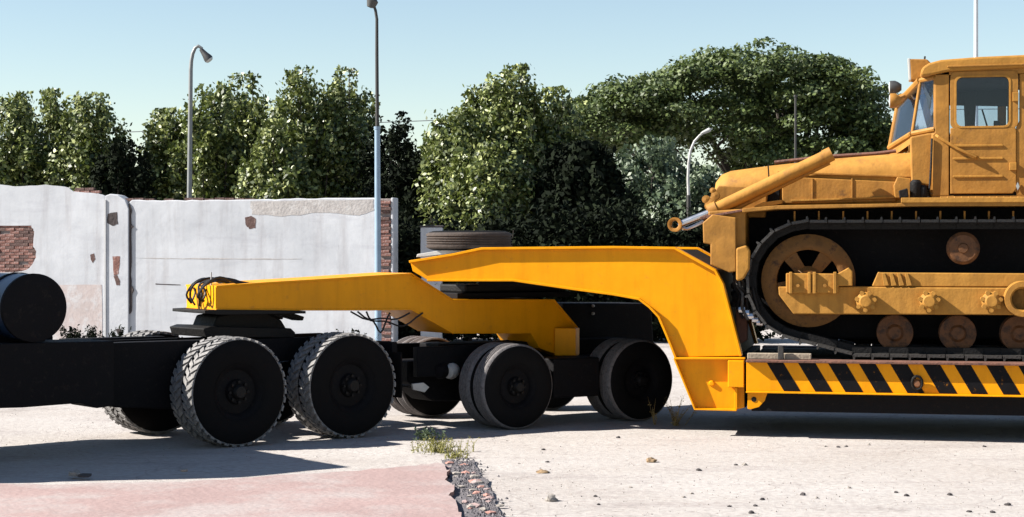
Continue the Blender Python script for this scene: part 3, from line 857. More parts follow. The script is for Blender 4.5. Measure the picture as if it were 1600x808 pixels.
# ------------------------------------------------------------------ wheels
def make_wheel(R, w, lug=True, name='wheel', treadmat='tread'):
    """axis along y, outer face at y = 0, tyre runs to y = w"""
    r0 = R * 0.50
    mb = MB().lathe([(.05, .0), (.05, r0 * .42), (.09, r0 * .46), (.10, r0 * .80), (.05, r0 * .9), (.035, r0), (.02, r0 * 1.04), (w - .02, r0 * 1.04), (w - .03, r0 * .95), (w - .05, r0 * .9)], seg=32, cap=False)
    wh = mb.build(name, M['chassis'])
    t = MB()
    prof = [(.03, r0 * 1.0), (.012, r0 * 1.12), (-.004, r0 * 1.35), (.0, R * .84), (.016, R * .925), (.03, R * .955)]
    prof += [(w - a, r) for a, r in prof[::-1]]
    t.lathe(prof, seg=48, cap=False)
    t.build('tyre', M['rubber'], wh)
    tr = MB()
    if lug:
        tr.lathe([(.024, R * .945), (.03, R * .965), (w - .03, R * .965), (w - .024, R * .945)], seg=48, cap=False)
        n = 38
        for i in range(n):
            for sgn in (0, 1):
                a = math.tau * (i + .5 * sgn) / n
                da = math.tau / n * .29
                y0, y1 = (.012, w * .47) if sgn == 0 else (w * .53, w - .012)
                sk = .10 * (1 if sgn == 0 else -1)
                vs = []
                for rr in (R * .955, R):
                    for yy, aa in ((y0, a - da), (y1, a - da + (sk if sgn == 0 else 0)), (y1, a + da + (sk if sgn == 0 else 0)), (y0, a + da)):
                        if sgn == 1: aa = aa + (-sk if yy == y0 else 0)
                        r2 = rr if not (yy in (.012, w - .012) and rr == R) else R * .99
                        vs.append((r2 * math.cos(aa), yy, r2 * math.sin(aa)))
                tr.add(vs, [(3, 2, 1, 0), (4, 5, 6, 7), (0, 1, 5, 4), (1, 2, 6, 5), (2, 3, 7, 6), (3, 0, 4, 7)])
    else:
        pr = [(.022, R * .945), (.035, R * .985), (.05, R)]
        ng = 4
        for g_ in range(ng):
            y = .05 + (w - .10) * (g_ + 1) / (ng + 1)
            pr += [(y - .012, R), (y - .008, R - .013), (y + .008, R - .013), (y + .012, R)]
        pr += [(w - .05, R), (w - .035, R * .985), (w - .022, R * .945)]
        tr.lathe(pr, seg=64, cap=False)
    tr.build('tread', M[treadmat], wh)
    hb = MB().lathe([(-.02, 0), (-.02, r0 * .2), (.0, r0 * .26), (.06, r0 * .28)], seg=20)
    for i in range(8):
        a = math.tau * i / 8
        hb.lathe([(.02, 0), (.02, .017), (.055, .017)], (r0 * .37 * math.cos(a), .0, r0 * .37 * math.sin(a)), seg=6, smooth=False)
    hb.build('hub', M['grease'], wh)
    return wh


def place_wheel(proto, parent, u, v, R, flip=False, used=[]):
    w = copy_tree(proto, parent)
    w.location = (u, v, R)
    w.rotation_euler = (0, random.uniform(0, 6.28), 0)
    if flip: w.rotation_euler = (0, w.rotation_euler[1], math.pi)
    return w


RT, RD = 0.60, 0.513
proto_t = make_wheel(RT, 0.24, True)
proto_d = make_wheel(RD, 0.275, False, treadmat='tread_worn')
PROTOS = [proto_t, proto_d]

# ------------------------------------------------------------------ tractor unit
TR = Frame(-1.80, 20.4, 39)
trk = empty('tractor_truck', TR.o, TR.a)
tag(trk, 'black heavy tractor truck chassis on the left carrying the blue tank and coupling plate', 'truck')
WID = 2.5
TWD = 2.3
for u in (0.0, -1.48):
    for v, fl in ((0, False), (.265, False)):
        place_wheel(proto_t, trk, u, v, RT)
    for v in (TWD, TWD - .265):
        place_wheel(proto_t, trk, u, v, RT, True)
    MB().cyl((u, .3, RT), (u, TWD - .3, RT), .085, seg=12).lathe([(-.26, .06), (-.16, .2), (0, .27), (.16, .2), (.26, .06)], (u, TWD / 2, RT), 'y', 20).build('axle', M['grease'], trk)
for v in (.72, 1.50):
    MB().prism([(-9.2, .88), (.75, .86), (.75, 1.05), (.55, 1.13), (-2.2, 1.13), (-3.4, 1.165), (-9.2, 1.165)], v, v + .08).build('frame_rail', M['chassis'], trk, bevel=.008)
for u in (-4.2, -2.6, -.8, .62):
    MB().box(u, u + .14, .80, 1.50, .92, 1.1).build('cross_member', M['chassis'], trk, bevel=.008)
# side boxes and tanks below the frame, left of the wheels
p = TR.poly([(-70, 540), (0, 537), (130, 534), (178, 533), (178, 634), (152, 638), (127, 630), (36, 637), (-70, 640)], .12)
MB().prism(p, .12, .71).build('side_skirt', M['chassis'], trk, bevel=.01)
MB().prism(p, 1.59, TWD - .12).build('side_skirt', M['chassis'], trk, bevel=.01)
q = TR.poly([(170, 536), (330, 531), (330, 600), (300, 640), (182, 637), (170, 632)], .53)
MB().prism(q, .53, .71).build('battery_box', M['chassis'], trk, bevel=.012)
MB().prism(q, 1.59, 1.77).build('battery_box', M['chassis'], trk, bevel=.012)
for v in (.85, 1.35):                                                     # leaf springs
    sp = MB()
    for i in range(8):
        L_ = .70 - .07 * i
        sp.prism([(-.74 - L_, .84 - .02 * i + .02), (-.74, .80 - .022 * i), (-.74 + L_, .84 - .02 * i + .02), (-.74 + L_, .855 - .02 * i + .02), (-.74, .818 - .022 * i), (-.74 - L_, .855 - .02 * i + .02)], v, v + .1)
    sp.build('leaf_spring', M['grease'], trk)
# rear cross beam with lamps and tow hook
MB().box(.74, .82, .30, 2.0, .80, 1.06).build('rear_beam', M['chassis'], trk, bevel=.01)
for v in (.36, 1.78):
    lp = MB().box(.80, .86, v, v + .17, .86, 1.0).build('tail_lamp', M['pale_metal'], trk, bevel=.01)
MB().box(.73, .76, .28, .42, .66, .78).build('number_bracket', M['pale_metal'], trk, bevel=.005)
MB().prism([(.82, .86), (1.0, .84), (1.04, .90), (.98, .97), (.82, .98)], 1.18, 1.32).build('tow_hook', M['grease'], trk, bevel=.02)
# fifth wheel
fw = MB()
q = TR.poly([(340, 494), (372, 487), (415, 487), (440, 500), (452, 520), (330, 520)], .9)
fw.prism(q, .9, 1.40)
fw.build('coupling_stand', M['grease'], trk, bevel=.02)
q0 = TR.uz(320, 512, .85); q1 = TR.uz(462, 512, .85)
MB().prism(TR.poly([(318, 514), (330, 510), (455, 513), (462, 520), (460, 528), (322, 527)], .75), .75, 1.55).build('mounting_plate', M['grease'], trk, bevel=.01)
MB().prism(TR.poly([(430, 487), (448, 486), (476, 495), (474, 501), (466, 501), (436, 492)], .95), .95, 1.1).build('coupling_ramp', M['grease'], trk, bevel=.01)
MB().prism(TR.poly([(430, 487), (448, 486), (476, 495), (474, 501), (466, 501), (436, 492)], .95), 1.4, 1.55).build('coupling_ramp', M['grease'], trk, bevel=.01)
# mud dirt line behind near wheels: mudflap
MB().box(.70, .72, .06, .62, .42, .95).build('mud_flap', M['rubber'], trk, bevel=.005)
# cab and bonnet beyond the left edge of the picture
MB().prism([(-6.6, 1.05), (-4.75, 1.05), (-4.70, 1.9), (-4.85, 2.95), (-6.2, 3.0), (-6.5, 1.95), (-6.6, 1.9)], .05, TWD - .05).build('cab', M['blue'], trk, bevel=.05)
MB().prism([(-8.3, .95), (-6.6, 1.0), (-6.6, 1.9), (-8.25, 1.75)], .55, TWD - .55).build('bonnet', M['blue'], trk, bevel=.06)
for v in (.04, TWD - .06):
    MB().prism([(-6.05, 2.05), (-5.15, 2.05), (-5.2, 2.75), (-5.95, 2.75)], v - .006, v + .02).build('side_window', M['glass'], trk)
MB().box(-8.6, -8.35, .1, TWD - .1, .6, .9).build('bumper', M['chassis'], trk, bevel=.03)
for v, fl in ((0.05, False), (TWD - .05, True)):
    place_wheel(proto_t, trk, -7.4, v, RT, fl)
for v in (0.0, TWD - .5):
    MB().strip([(-8.15, 1.0), (-7.9, 1.28), (-7.4, 1.36), (-6.9, 1.28), (-6.6, 1.0)], v, v + .5, .03).build('mudguard', M['blue'], trk)

# transverse blue tank behind the cab
ct = TR.uz(54, 481, .12)
rt = (TR.uz(54, 428, .12)[1] - ct[1])
tk = empty('blue_tank', TR.world(ct[0], 0, ct[1] - rt), TR.a)
tag(tk, 'dark blue cylindrical tank lying across the truck frame at the left edge', 'tank')
MB().lathe([(.135, 0), (.125, rt * .6), (.12, rt - .012), (.135, rt), (TWD - .135, rt), (TWD - .12, rt - .012), (TWD - .13, 0)], (0, 0, rt), 'y', 48).build('drum', M['blue'], tk)
MB().lathe([(.112, 0), (.112, rt * .6), (.112, rt - .01), (.118, rt + .004), (.165, rt + .004)], (0, 0, rt), 'y', 48, cap=False).build('end_cap', M['chassis'], tk)  # black colour stands in for the shade on the blue tank's end
for v in (.5, 1.7):
    MB().lathe([(v, rt + .002), (v, rt + .012), (v + .06, rt + .012), (v + .06, rt + .002)], (0, 0, rt), 'y', 48, cap=False).build('strap', M['chassis'], tk)
    hw = rt * .82
    MB().prism([(-hw, -.02), (hw, -.02), (hw, rt * .5), (hw * .8, rt * .32), (0, rt * .05 - .015), (-hw * .8, rt * .32), (-hw, rt * .5)], v - .01, v + .07).build('saddle', M['chassis'], tk)
for ddx in (-.28, .05):
    MB().cyl((ddx, .9, .01), (ddx - .25, .9, .06), .018, seg=8).build('pipe', M['pale_metal'], tk)

# ------------------------------------------------------------------ dolly
DO = Frame(0.09, 21.35, 34)
dol = empty('jeep_dolly', DO.o, DO.a)
tag(dol, 'two axle dolly with long orange gooseneck beam resting on the black truck', 'trailer')
AX = 1.86
for u in (0, AX):
    for v in (0, .315):
        place_wheel(proto_d, dol, u, v, RD)
    for v in (WID, WID - .315):
        place_wheel(proto_d, dol, u, v, RD, True)
    MB().cyl((u, .25, RD), (u, WID - .25, RD), .075, seg=12).build('axle', M['grease'], dol)
    for v in (.66, 1.70):
        MB().lathe([(0, .0), (0, .19), (.14, .19), (.14, .0)], (u, v, RD), 'y', 24).build('brake_drum', M['grease'], dol)
for v in (.78, 1.62):
    MB().prism([(-.95, .62), (2.75, .62), (2.75, .80), (.1, .80), (-.1, .98), (-.95, .98)], v, v + .1).build('frame_rail', M['chassis'], dol, bevel=.008)
for u in (-.7, .8, 2.6):
    MB().box(u, u + .14, .88, 1.62, .64, .78).build('cross_member', M['chassis'], dol, bevel=.008)
for u0 in (0, AX):
    for v in (.80, 1.60):
        sp = MB()
        for i in range(7):
            L_ = .62 - .07 * i
            sp.prism([(u0 - L_, .74 - .018 * i), (u0, .70 - .02 * i), (u0 + L_, .74 - .018 * i), (u0 + L_, .753 - .018 * i), (u0, .716 - .02 * i), (u0 - L_, .753 - .018 * i)], v, v + .09)
        sp.build('leaf_spring', M['grease'], dol)
MB().prism([(-.95, .55), (-.6, .30), (.35, .26), (1.5, .26), (2.5, .34), (2.7, .6), (2.7, .8), (-.95, .8)], 1.0, 1.5).build('bogie_beam', M['chassis'], dol, bevel=.02)
MB().box(.58, 1.28, .12, .62, .34, .82).build('tool_locker', M['chassis'], dol, bevel=.02)
MB().box(-.5, 2.4, 1.02, 1.48, .802, .99).build('subframe', M['chassis'], dol, bevel=.01)
# brake chambers ahead of the first axle
for px in (692, 708):
    a = DO.uz(px, 580, .75)
    b_ = MB().lathe([(-.09, .0), (-.085, .07), (-.02, .10), (.02, .10), (.07, .085), (.09, .03), (.2, .02)], (0, 0, 0), 'y', 20).build('brake_chamber', M['pale_metal'] if px > 700 else M['chassis'], dol)
    b_.location = (a[0], .8, a[1]); b_.rotation_euler = (math.radians(12), 0, math.radians(-60))
q = DO.poly([(644, 600), (662, 598), (671, 605), (664, 613), (646, 609)], .5)
MB().prism(q, .5, .53).build('lever_plate', M['pale_metal'], dol, bevel=.004)
MB().cyl((q[0][0] - .02, .53, q[0][1] - .03), (q[0][0] - .02, 1.1, q[0][1] - .03), .02).build('brake_shaft', M['grease'], dol)
# gooseneck beam
NV0, NV1 = .82, 1.62
npx_top = [(337, 448), (420, 442), (505, 437), (580, 432), (642, 428), (707, 469), (865, 469), (901, 512)]
npx_bot = [(878, 556), (843, 543), (829, 520), (707, 520), (642, 483), (580, 484), (337, 484)]
nt = DO.poly(npx_top, NV0); nb = DO.poly(npx_bot, NV0)
MB().prism(nt + nb, NV0, NV1).build('neck_beam', M['yellow'], dol, bevel=.008)
MB().strip(nt, NV0 - .02, NV1 + .02, .022).build('top_flange', M['yellow'], dol, bevel=.004)
MB().strip(nb[::-1], NV0 - .012, NV1 + .012, .02).build('bottom_flange', M['yellow'], dol, bevel=.004)
# weld seam plates on the neck
for px in (505, 707):
    u_ = DO.uz(px, 460, NV0)[0]
# equaliser hanger block at the end of the neck
hb = DO.uz(896, 534, .60)
hz0 = DO.uz(896, 556, .60)[1]; hz1 = DO.uz(896, 513, .60)[1]
ho = MB().box(-.14, .14, -.09, .09, hz0, hz1).build('hanger_block', M['yellow'], dol, bevel=.008)
ho.location = (hb[0], .74, 0); ho.rotation_euler = (0, 0, math.radians(-52))
MB().cyl((hb[0], .9, (hz0 + hz1) / 2), (hb[0], 1.55, (hz0 + hz1) / 2), .07).build('cross_shaft', M['grease'], dol)
# coupling plate and pin under the front of the neck
MB().prism(DO.poly([(320, 485), (345, 484), (440, 485), (478, 486), (478, 490), (345, 492), (320, 490)], NV0 - .05), NV0 - .05, NV1 + .05).build('rubbing_plate', M['grease'], dol, bevel=.006)
# turntable carrying the lowboy gooseneck
tt = (.93, 1.22)
tz = nt[5][1] + .012
MB().box(tt[0] - 1.25, tt[0] + .45, NV0 + .06, NV1 - .02, tz, tz + .07).build('turntable_base', M['chassis'], dol, bevel=.01)
MB().box(tt[0] - 1.1, tt[0] + .35, NV0 + .12, NV1 - .08, tz + .072, tz + .17).build('turntable', M['grease'], dol, bevel=.02)
lk = MB().prism(DO.poly([(880, 474), (1018, 474), (1022, 541), (880, 541)], 1.45), 1.45, 2.15).build('equipment_locker', M['chassis'], dol, bevel=.02)
for y_ in (478, 490):
    c_ = DO.uz(926, y_, 1.45)
    MB().lathe([(-.03, 0), (-.025, .018), (.01, .022)], (c_[0], 1.45, c_[1]), 'y', 10).build('hose_coupling', M['pale_metal'], lk)
# hanging air hoses under the neck
for i, (xa, xb, dz) in enumerate(((548, 640, .10), (560, 662, .16), (575, 612, .2))):
    a = DO.uz(xa, 487, .78); b = DO.uz(xb, 489, .78)
    pts = [(a[0] + (b[0] - a[0]) * t, .78 + .02 * i, a[1] + (b[1] - a[1]) * t - dz * math.sin(math.pi * t) * (1 + .3 * math.sin(9 * t + i))) for t in [j / 10 for j in range(11)]]
    MB().tube(pts, .011, 6).build('air_hose', M['blackmat'], dol)
# bundle of cables drooping over the beam nose
nose = DO.uz(338, 448, NV0)
for i in range(7):
    u0 = nose[0]
    y = NV0 + .08 + .07 * i
    R_ = random.uniform
    pts = [(u0 + .55 - .05 * i, y + R_(-.1, .1), nose[1] + .03), (u0 + .3, y + R_(-.05, .05), nose[1] + .035 + .02 * (i % 3)), (u0 + .08, y, nose[1] + .06 + R_(0, .05)), (u0 - .05 - R_(0, .05), y + R_(-.1, .1), nose[1] + R_(0, .05)),
           (u0 - .09 - R_(0, .06), y + R_(-.1, .1), nose[1] - .1), (u0 - .05 - R_(0, .04), y + R_(-.1, .1), nose[1] - R_(.14, .24))]
    if i % 2: pts += [(u0 - .02, y + .1, nose[1] - .08), (u0 - .03, y + .12, nose[1] - .02)]
    # smooth
    sm = []
    for j in range(len(pts) - 1):
        p0 = Vector(pts[max(j - 1, 0)]); p1 = Vector(pts[j]); p2 = Vector(pts[j + 1]); p3 = Vector(pts[min(j + 2, len(pts) - 1)])
        for t in (0, .25, .5, .75):
            sm.append(.5 * ((2 * p1) + (p2 - p0) * t + (2 * p0 - 5 * p1 + 4 * p2 - p3) * t * t + (3 * p1 - p0 - 3 * p2 + p3) * t ** 3))
    sm.append(Vector(pts[-1]))
    MB().tube(sm, .013, 6).build('cable', M['blackmat'], dol)
MB().cyl((nose[0] + .02, 1.0, nose[1]), (nose[0] + .02, 1.0, nose[1] + .16), .008).build('marker_rod', M['pale_metal'], dol)

# ------------------------------------------------------------------ lowboy trailer
LO = Frame((1170 - CX) / F * 20.4, 20.4, -11.5)
low = empty('lowboy_trailer', LO.o, LO.a)
tag(low, 'yellow lowboy trailer with arched gooseneck and black striped bed side under the bulldozer', 'trailer')
TW = 3.2
GV0, GV1 = .22, TW - .22
g_top = [(641, 409), (709, 398), (754, 388.5), (960, 386.5), (1055, 388), (1118, 423), (1129, 444), (1158, 556)]
g_bot = [(1056, 558), (1043, 525), (1030, 495), (1016, 480), (999, 467), (960, 460), (900, 452), (803, 438), (669, 438), (645, 424)]
gt = LO.poly(g_top, GV0); gb = LO.poly(g_bot, GV0)
for va, vb in ((GV0, GV0 + .03), (GV1 - .03, GV1)):
    MB().prism(gt + gb, va, vb).build('neck_web', M['yellow'], low, bevel=.004)
    MB().strip(gt, va - .06 if va == GV0 else va - .10, vb + .10 if va == GV0 else vb + .045, .03).build('top_flange', M['yellow'], low, bevel=.004)
    MB().strip(gb[::-1][1:], va - .06 if va == GV0 else va - .10, vb + .10 if va == GV0 else vb + .045, .026).build('bottom_flange', M['yellow'], low, bevel=.004)
zt_ = gt[3][1]
MB().prism([(gt[0][0], gt[0][1]), (gt[1][0], gt[1][1]), (gt[2][0], gt[2][1] - .02), (gt[4][0], gt[4][1] - .02), (gt[4][0], gt[4][1] - .05), (gt[2][0], gt[2][1] - .05), (gt[0][0], gt[0][1] - .03)], GV0 + .135, GV1 - .135).build('neck_deck', M['pale_metal'], low)
for u_ in (gt[1][0], gt[2][0] + .8, gt[4][0] - .2):
    MB().box(u_, u_ + .04, GV0 + .03, GV1 - .03, LO.uz(900, 440, GV0)[1] + .05, zt_ - .06).build('bulkhead', M['chassis'], low)
MB().prism(LO.poly([(650, 402), (690, 398), (752, 389), (752, 386), (690, 391), (652, 397)], .8), .8, 2.2).build('tyre_cradle', M['pale_metal'], low, bevel=.006)
for x in (690, 735):
    MB().prism(LO.poly([(x, 389), (x + 14, 388), (x + 14, 400), (x, 402)], .85), .85, 1.6).build('cradle_block', M['deck'], low, bevel=.006)
# inclined back plate of the neck
MB().strip([(gt[4][0], gt[4][1] - .03), (gt[5][0] - .02, gt[5][1]), (gt[7][0] - .03, gt[7][1])], GV0 + .135, GV1 - .135, .02).build('back_plate', M['chassis'], low)
MB().strip([(gb[0][0], gb[0][1]), (gb[1][0], gb[1][1]), (gb[2][0], gb[2][1]), (gb[4][0], gb[4][1]), (gb[6][0], gb[6][1]), (gb[7][0], gb[7][1])], GV0 + .135, GV1 - .135, .02).build('belly_plate', M['chassis'], low)
# kingpin skid plate
ku = LO.uz(800, 438, GV0)
MB().box(ku[0] - .6, ku[0] + .5, TW / 2 - .55, TW / 2 + .55, ku[1] - .09, ku[1] - .02).build('kingpin_box', M['chassis'], low, bevel=.02)
# lower gooseneck box
bx_ = LO.poly([(1056, 559), (1163, 559), (1163, 637), (1150, 640), (1087, 638)], GV0)
for va, vb, sg in ((GV0, GV0 + .03, -1), (GV1 - .03, GV1, 1)):
    MB().prism(bx_, va, vb).build('box_web', M['yellow'], low, bevel=.004)
MB().prism([(p_[0] * .98 + .01, p_[1]) for p_ in bx_], GV0 + .05, GV1 - .05).build('box_core', M['chassis'], low)
for ln in ([(1054, 559.5), (1165, 559.5)], [(1055, 560), (1087, 638.5), (1152, 640)]):
    MB().strip(LO.poly(ln, GV0), GV0 - .10, GV0 + .02, .022).build('box_flange', M['yellow'], low, bevel=.004)
a0 = LO.uz(1139, 562, GV0); a1 = LO.uz(1164, 604, GV0)
MB().box(a0[0], a1[0], GV0 - .16, GV0 - .004, a1[1], a0[1]).build('corner_block', M['yellow'], low, bevel=.008)
b0 = LO.uz(1149, 604, GV0); b1 = LO.uz(1153, 640, GV0)
MB().box(b0[0], b0[0] + .03, GV0 - .11, GV0 - .003, b1[1] + .02, b0[1] - .01).build('stiffener', M['yellow'], low, bevel=.004)
c_ = LO.uz(1112, 599, GV0)
MB().lathe([(-.03, 0), (-.028, .025), (-.01, .035), (0, .035)], (c_[0], GV0, c_[1]), 'y', 16).build('plug', M['yellow'], low)
# bed side beam with lips
LEN = 9.5
s0 = LO.uz(1166, 563, 0); s1 = LO.uz(1166, 611, 0)
SZ1, SZ0 = s0[1], s1[1]
US = s0[0]
for va, sg in ((0.02, -1), (TW - .05, 1)):
    MB().box(US, LEN, va, va + .03, SZ0, SZ1 - .02).build('side_beam', M['yellow'], low, bevel=.003)
MB().box(US, LEN, -.06, .3, SZ1 - .02, SZ1 + .005).build('deck_edge', M['rust'], low, bevel=.004)
MB().box(US, LEN, TW - .3, TW + .02, SZ1 - .02, SZ1 + .005).build('deck_edge', M['rust'], low, bevel=.004)
MB().box(US, LEN, -.05, .16, SZ0 - .018, SZ0).build('bottom_lip', M['yellow'], low, bevel=.003)
MB().box(US + .05, LEN, .14, TW - .14, .30, SZ1 - .05).build('bed_core', M['chassis'], low)
# slanted black warning stripes, each a painted plate
tops = [1198, 1247, 1294, 1342, 1391, 1441, 1491, 1541, 1591, 1641, 1691, 1741]
for i, x in enumerate(tops):
    w_ = 26 + (i % 3)
    q = LO.poly([(x, 565), (x + w_, 565), (x + w_ + 27, 611), (x + 27, 611)], .02)
    q = [(q[0][0], SZ1 - .024), (q[1][0], SZ1 - .024), (q[2][0], SZ0 + .004), (q[3][0], SZ0 + .004)]
    MB().prism(q, .0165, .0195).build('warning_stripe', M['black_paint'], low)
# curved gusset below the beam start
MB().prism(LO.poly([(1168, 614), (1199, 614), (1195, 626), (1186, 636), (1172, 640), (1168, 639)], GV0 - .1), GV0 - .1, GV0 - .02).build('gusset', M['yellow'], low, bevel=.004)
c_ = LO.uz(1178, 624, GV0 - .1)
MB().lathe([(-.006, 0), (-.006, .03), (.01, .03)], (c_[0], GV0 - .1, c_[1]), 'y', 14).build('pin', M['grease'], low)
# side lashing ring
c_ = LO.uz(1433, 598, 0)
rg = MB()
rg.tube([(c_[0] + .055 * math.cos(t), -.02 - .01 * math.sin(t), c_[1] + .075 * math.sin(t)) for t in [math.tau * j / 16 for j in range(17)]], .016, 8, True, False)
rg.build('lashing_ring', M['grease'], low)
MB().lathe([(-.03, 0), (-.03, .03), (-.01, .05), (.02, .05)], (c_[0], .0, c_[1] - .01), 'y', 16).build('side_lamp', surf('amber brown lens', (.25, .10, .04), .4), low)
# deck planks
for i in range(9):
    va = .31 + i * .29
    MB().box(US + .02, LEN, va, va + .28, SZ1 - .05, SZ1 - .006 + .004 * (i % 2)).build('deck_plank', M['deck'], low, bevel=.006)
# rear wheels beyond the right edge
for u in (6.6, 7.9):
    for v in (.08, .39):
        place_wheel(proto_d, low, u, v, RD)
    for v in (TW - .08, TW - .39):
        place_wheel(proto_d, low, u, v, RD, True)
    MB().cyl((u, .3, RD), (u, TW - .3, RD), .08).build('axle', M['grease'], low)
for v in (.85, 2.25):
    MB().box(5.9, 8.7, v, v + .1, RD, SZ0 - .1).build('bogie_beam', M['chassis'], low, bevel=.01)

# timber and bracket lying on the bed before the track
tb = empty('loose_timber', LO.world(0, 0, 0), LO.a)
tag(tb, 'pale timber beam lying on the trailer bed in front of the bulldozer track', 'timber')
t0 = LO.uz(1168, 553, .16); t1 = LO.uz(1268, 553, .16)
MB().box(t0[0], t1[0], .12, .22, SZ1 + .004, SZ1 + .075).build('beam', M['wood'], tb, bevel=.01)
bk = LO.uz(1220, 550, .08)
bs = tag(MB().prism([(bk[0] - .035, SZ1 + .005), (bk[0] + .035, SZ1 + .005), (bk[0] + .03, SZ1 + .16), (bk[0] - .03, SZ1 + .16)], .06, .10).build('stake', M['steel'], None, bevel=.006), 'short grey steel stake standing on the trailer bed edge before the track', 'stake')
bs.location = LO.o; bs.rotation_euler = (0, 0, LO.a)

# spare tyre lying flat on the gooseneck
sp_c = LO.uz(737, 388, 1.3)
spw = copy_tree(proto_d)
spw.name = 'spare_tyre'
spw.scale = (1.04, .86, 1.04)
for ch_ in spw.children:
    if ch_.name.startswith('tread'):
        ch_.data = ch_.data.copy(); ch_.data.materials[0] = surf('dark brown spare tread', (0.085, 0.068, 0.06), 0.85, var=0.3, scale=14, bump=0.3, bscale=60, spec=0.2)
spw.location = LO.world(sp_c[0] - .0, 1.15, LO.uz(737, 391, 1.15)[1])
spw.rotation_euler = (math.radians(90), 0, .4)
tag(spw, 'worn spare tyre lying flat on top of the yellow gooseneck', 'tyre')
for pr in PROTOS:
    for ch in list(pr.children): bpy.data.objects.remove(ch)
    bpy.data.objects.remove(pr)

# ------------------------------------------------------------------ bulldozer
dz = empty('bulldozer', LO.world(0, 0, SZ1), LO.a)
tag(dz, 'old ochre crawler bulldozer without blade chained on the lowboy bed', 'bulldozer')
DZ = SZ1


def B(mb, name, mat, bevel=.012, parent=None, label=None):
    mb.v = [(x, y, z - DZ) for x, y, z in mb.v]
    return mb.build(name, M[mat] if isinstance(mat, str) else mat, parent or dz, bevel, label=label)


def PR(px, v0, v1):
    return MB().prism(LO.poly(px, v0), v0, v1)


CVR = .62
# --- tracks
TV0, TV1 = .24, .86
cw = LO.uz(1262, 439, .3); RW = LO.uz(1262, 378, .3)[1] - cw[1]
zb = DZ + .055
cw = (cw[0], cw[1])
RTK = LO.uz(1262, 346, .3)[1] - cw[1]
LEND = 4.35
c2 = (cw[0] + LEND, cw[1])
def arc(c, r, a0, a1, n): return [(c[0] + r * math.cos(a0 + (a1 - a0) * i / n), c[1] + r * math.sin(a0 + (a1 - a0) * i / n)) for i in range(n + 1)]
dip = math.radians(14)                     # the lower run rises to the end wheels
path = arc(c2, RTK, -math.pi / 2 + dip, math.pi / 2, 24) + arc(cw, RTK, math.pi / 2, 1.5 * math.pi - dip, 24)
px_, pz_ = path[-1]
path.append((px_ + (pz_ - zb) / math.tan(dip), zb))
path.append((path[0][0] - (path[0][1] - zb) / math.tan(dip), zb))
path.append(path[0])
PL = [Vector(p_) for p_ in path]
cum = [0]
for i in range(len(PL) - 1): cum.append(cum[-1] + (PL[i + 1] - PL[i]).length)
def onpath(s):
    s %= cum[-1]
    for i in range(len(PL) - 1):
        if cum[i + 1] >= s:
            t = (s - cum[i]) / (cum[i + 1] - cum[i]); d = (PL[i + 1] - PL[i]).normalized()
            return PL[i].lerp(PL[i + 1], t), d
pitch = .205
ns = int(cum[-1] / pitch)
shoe = MB().box(-.098, .098, 0, TV1 - TV0, -.016, .016).prism([(-.1, -.012), (-.068, -.012), (-.078, -.048), (-.094, -.048)], 0, TV1 - TV0).build('track_shoe', M['steel'], bevel=.004)
shoe_me = shoe.data
bpy.data.objects.remove(shoe)
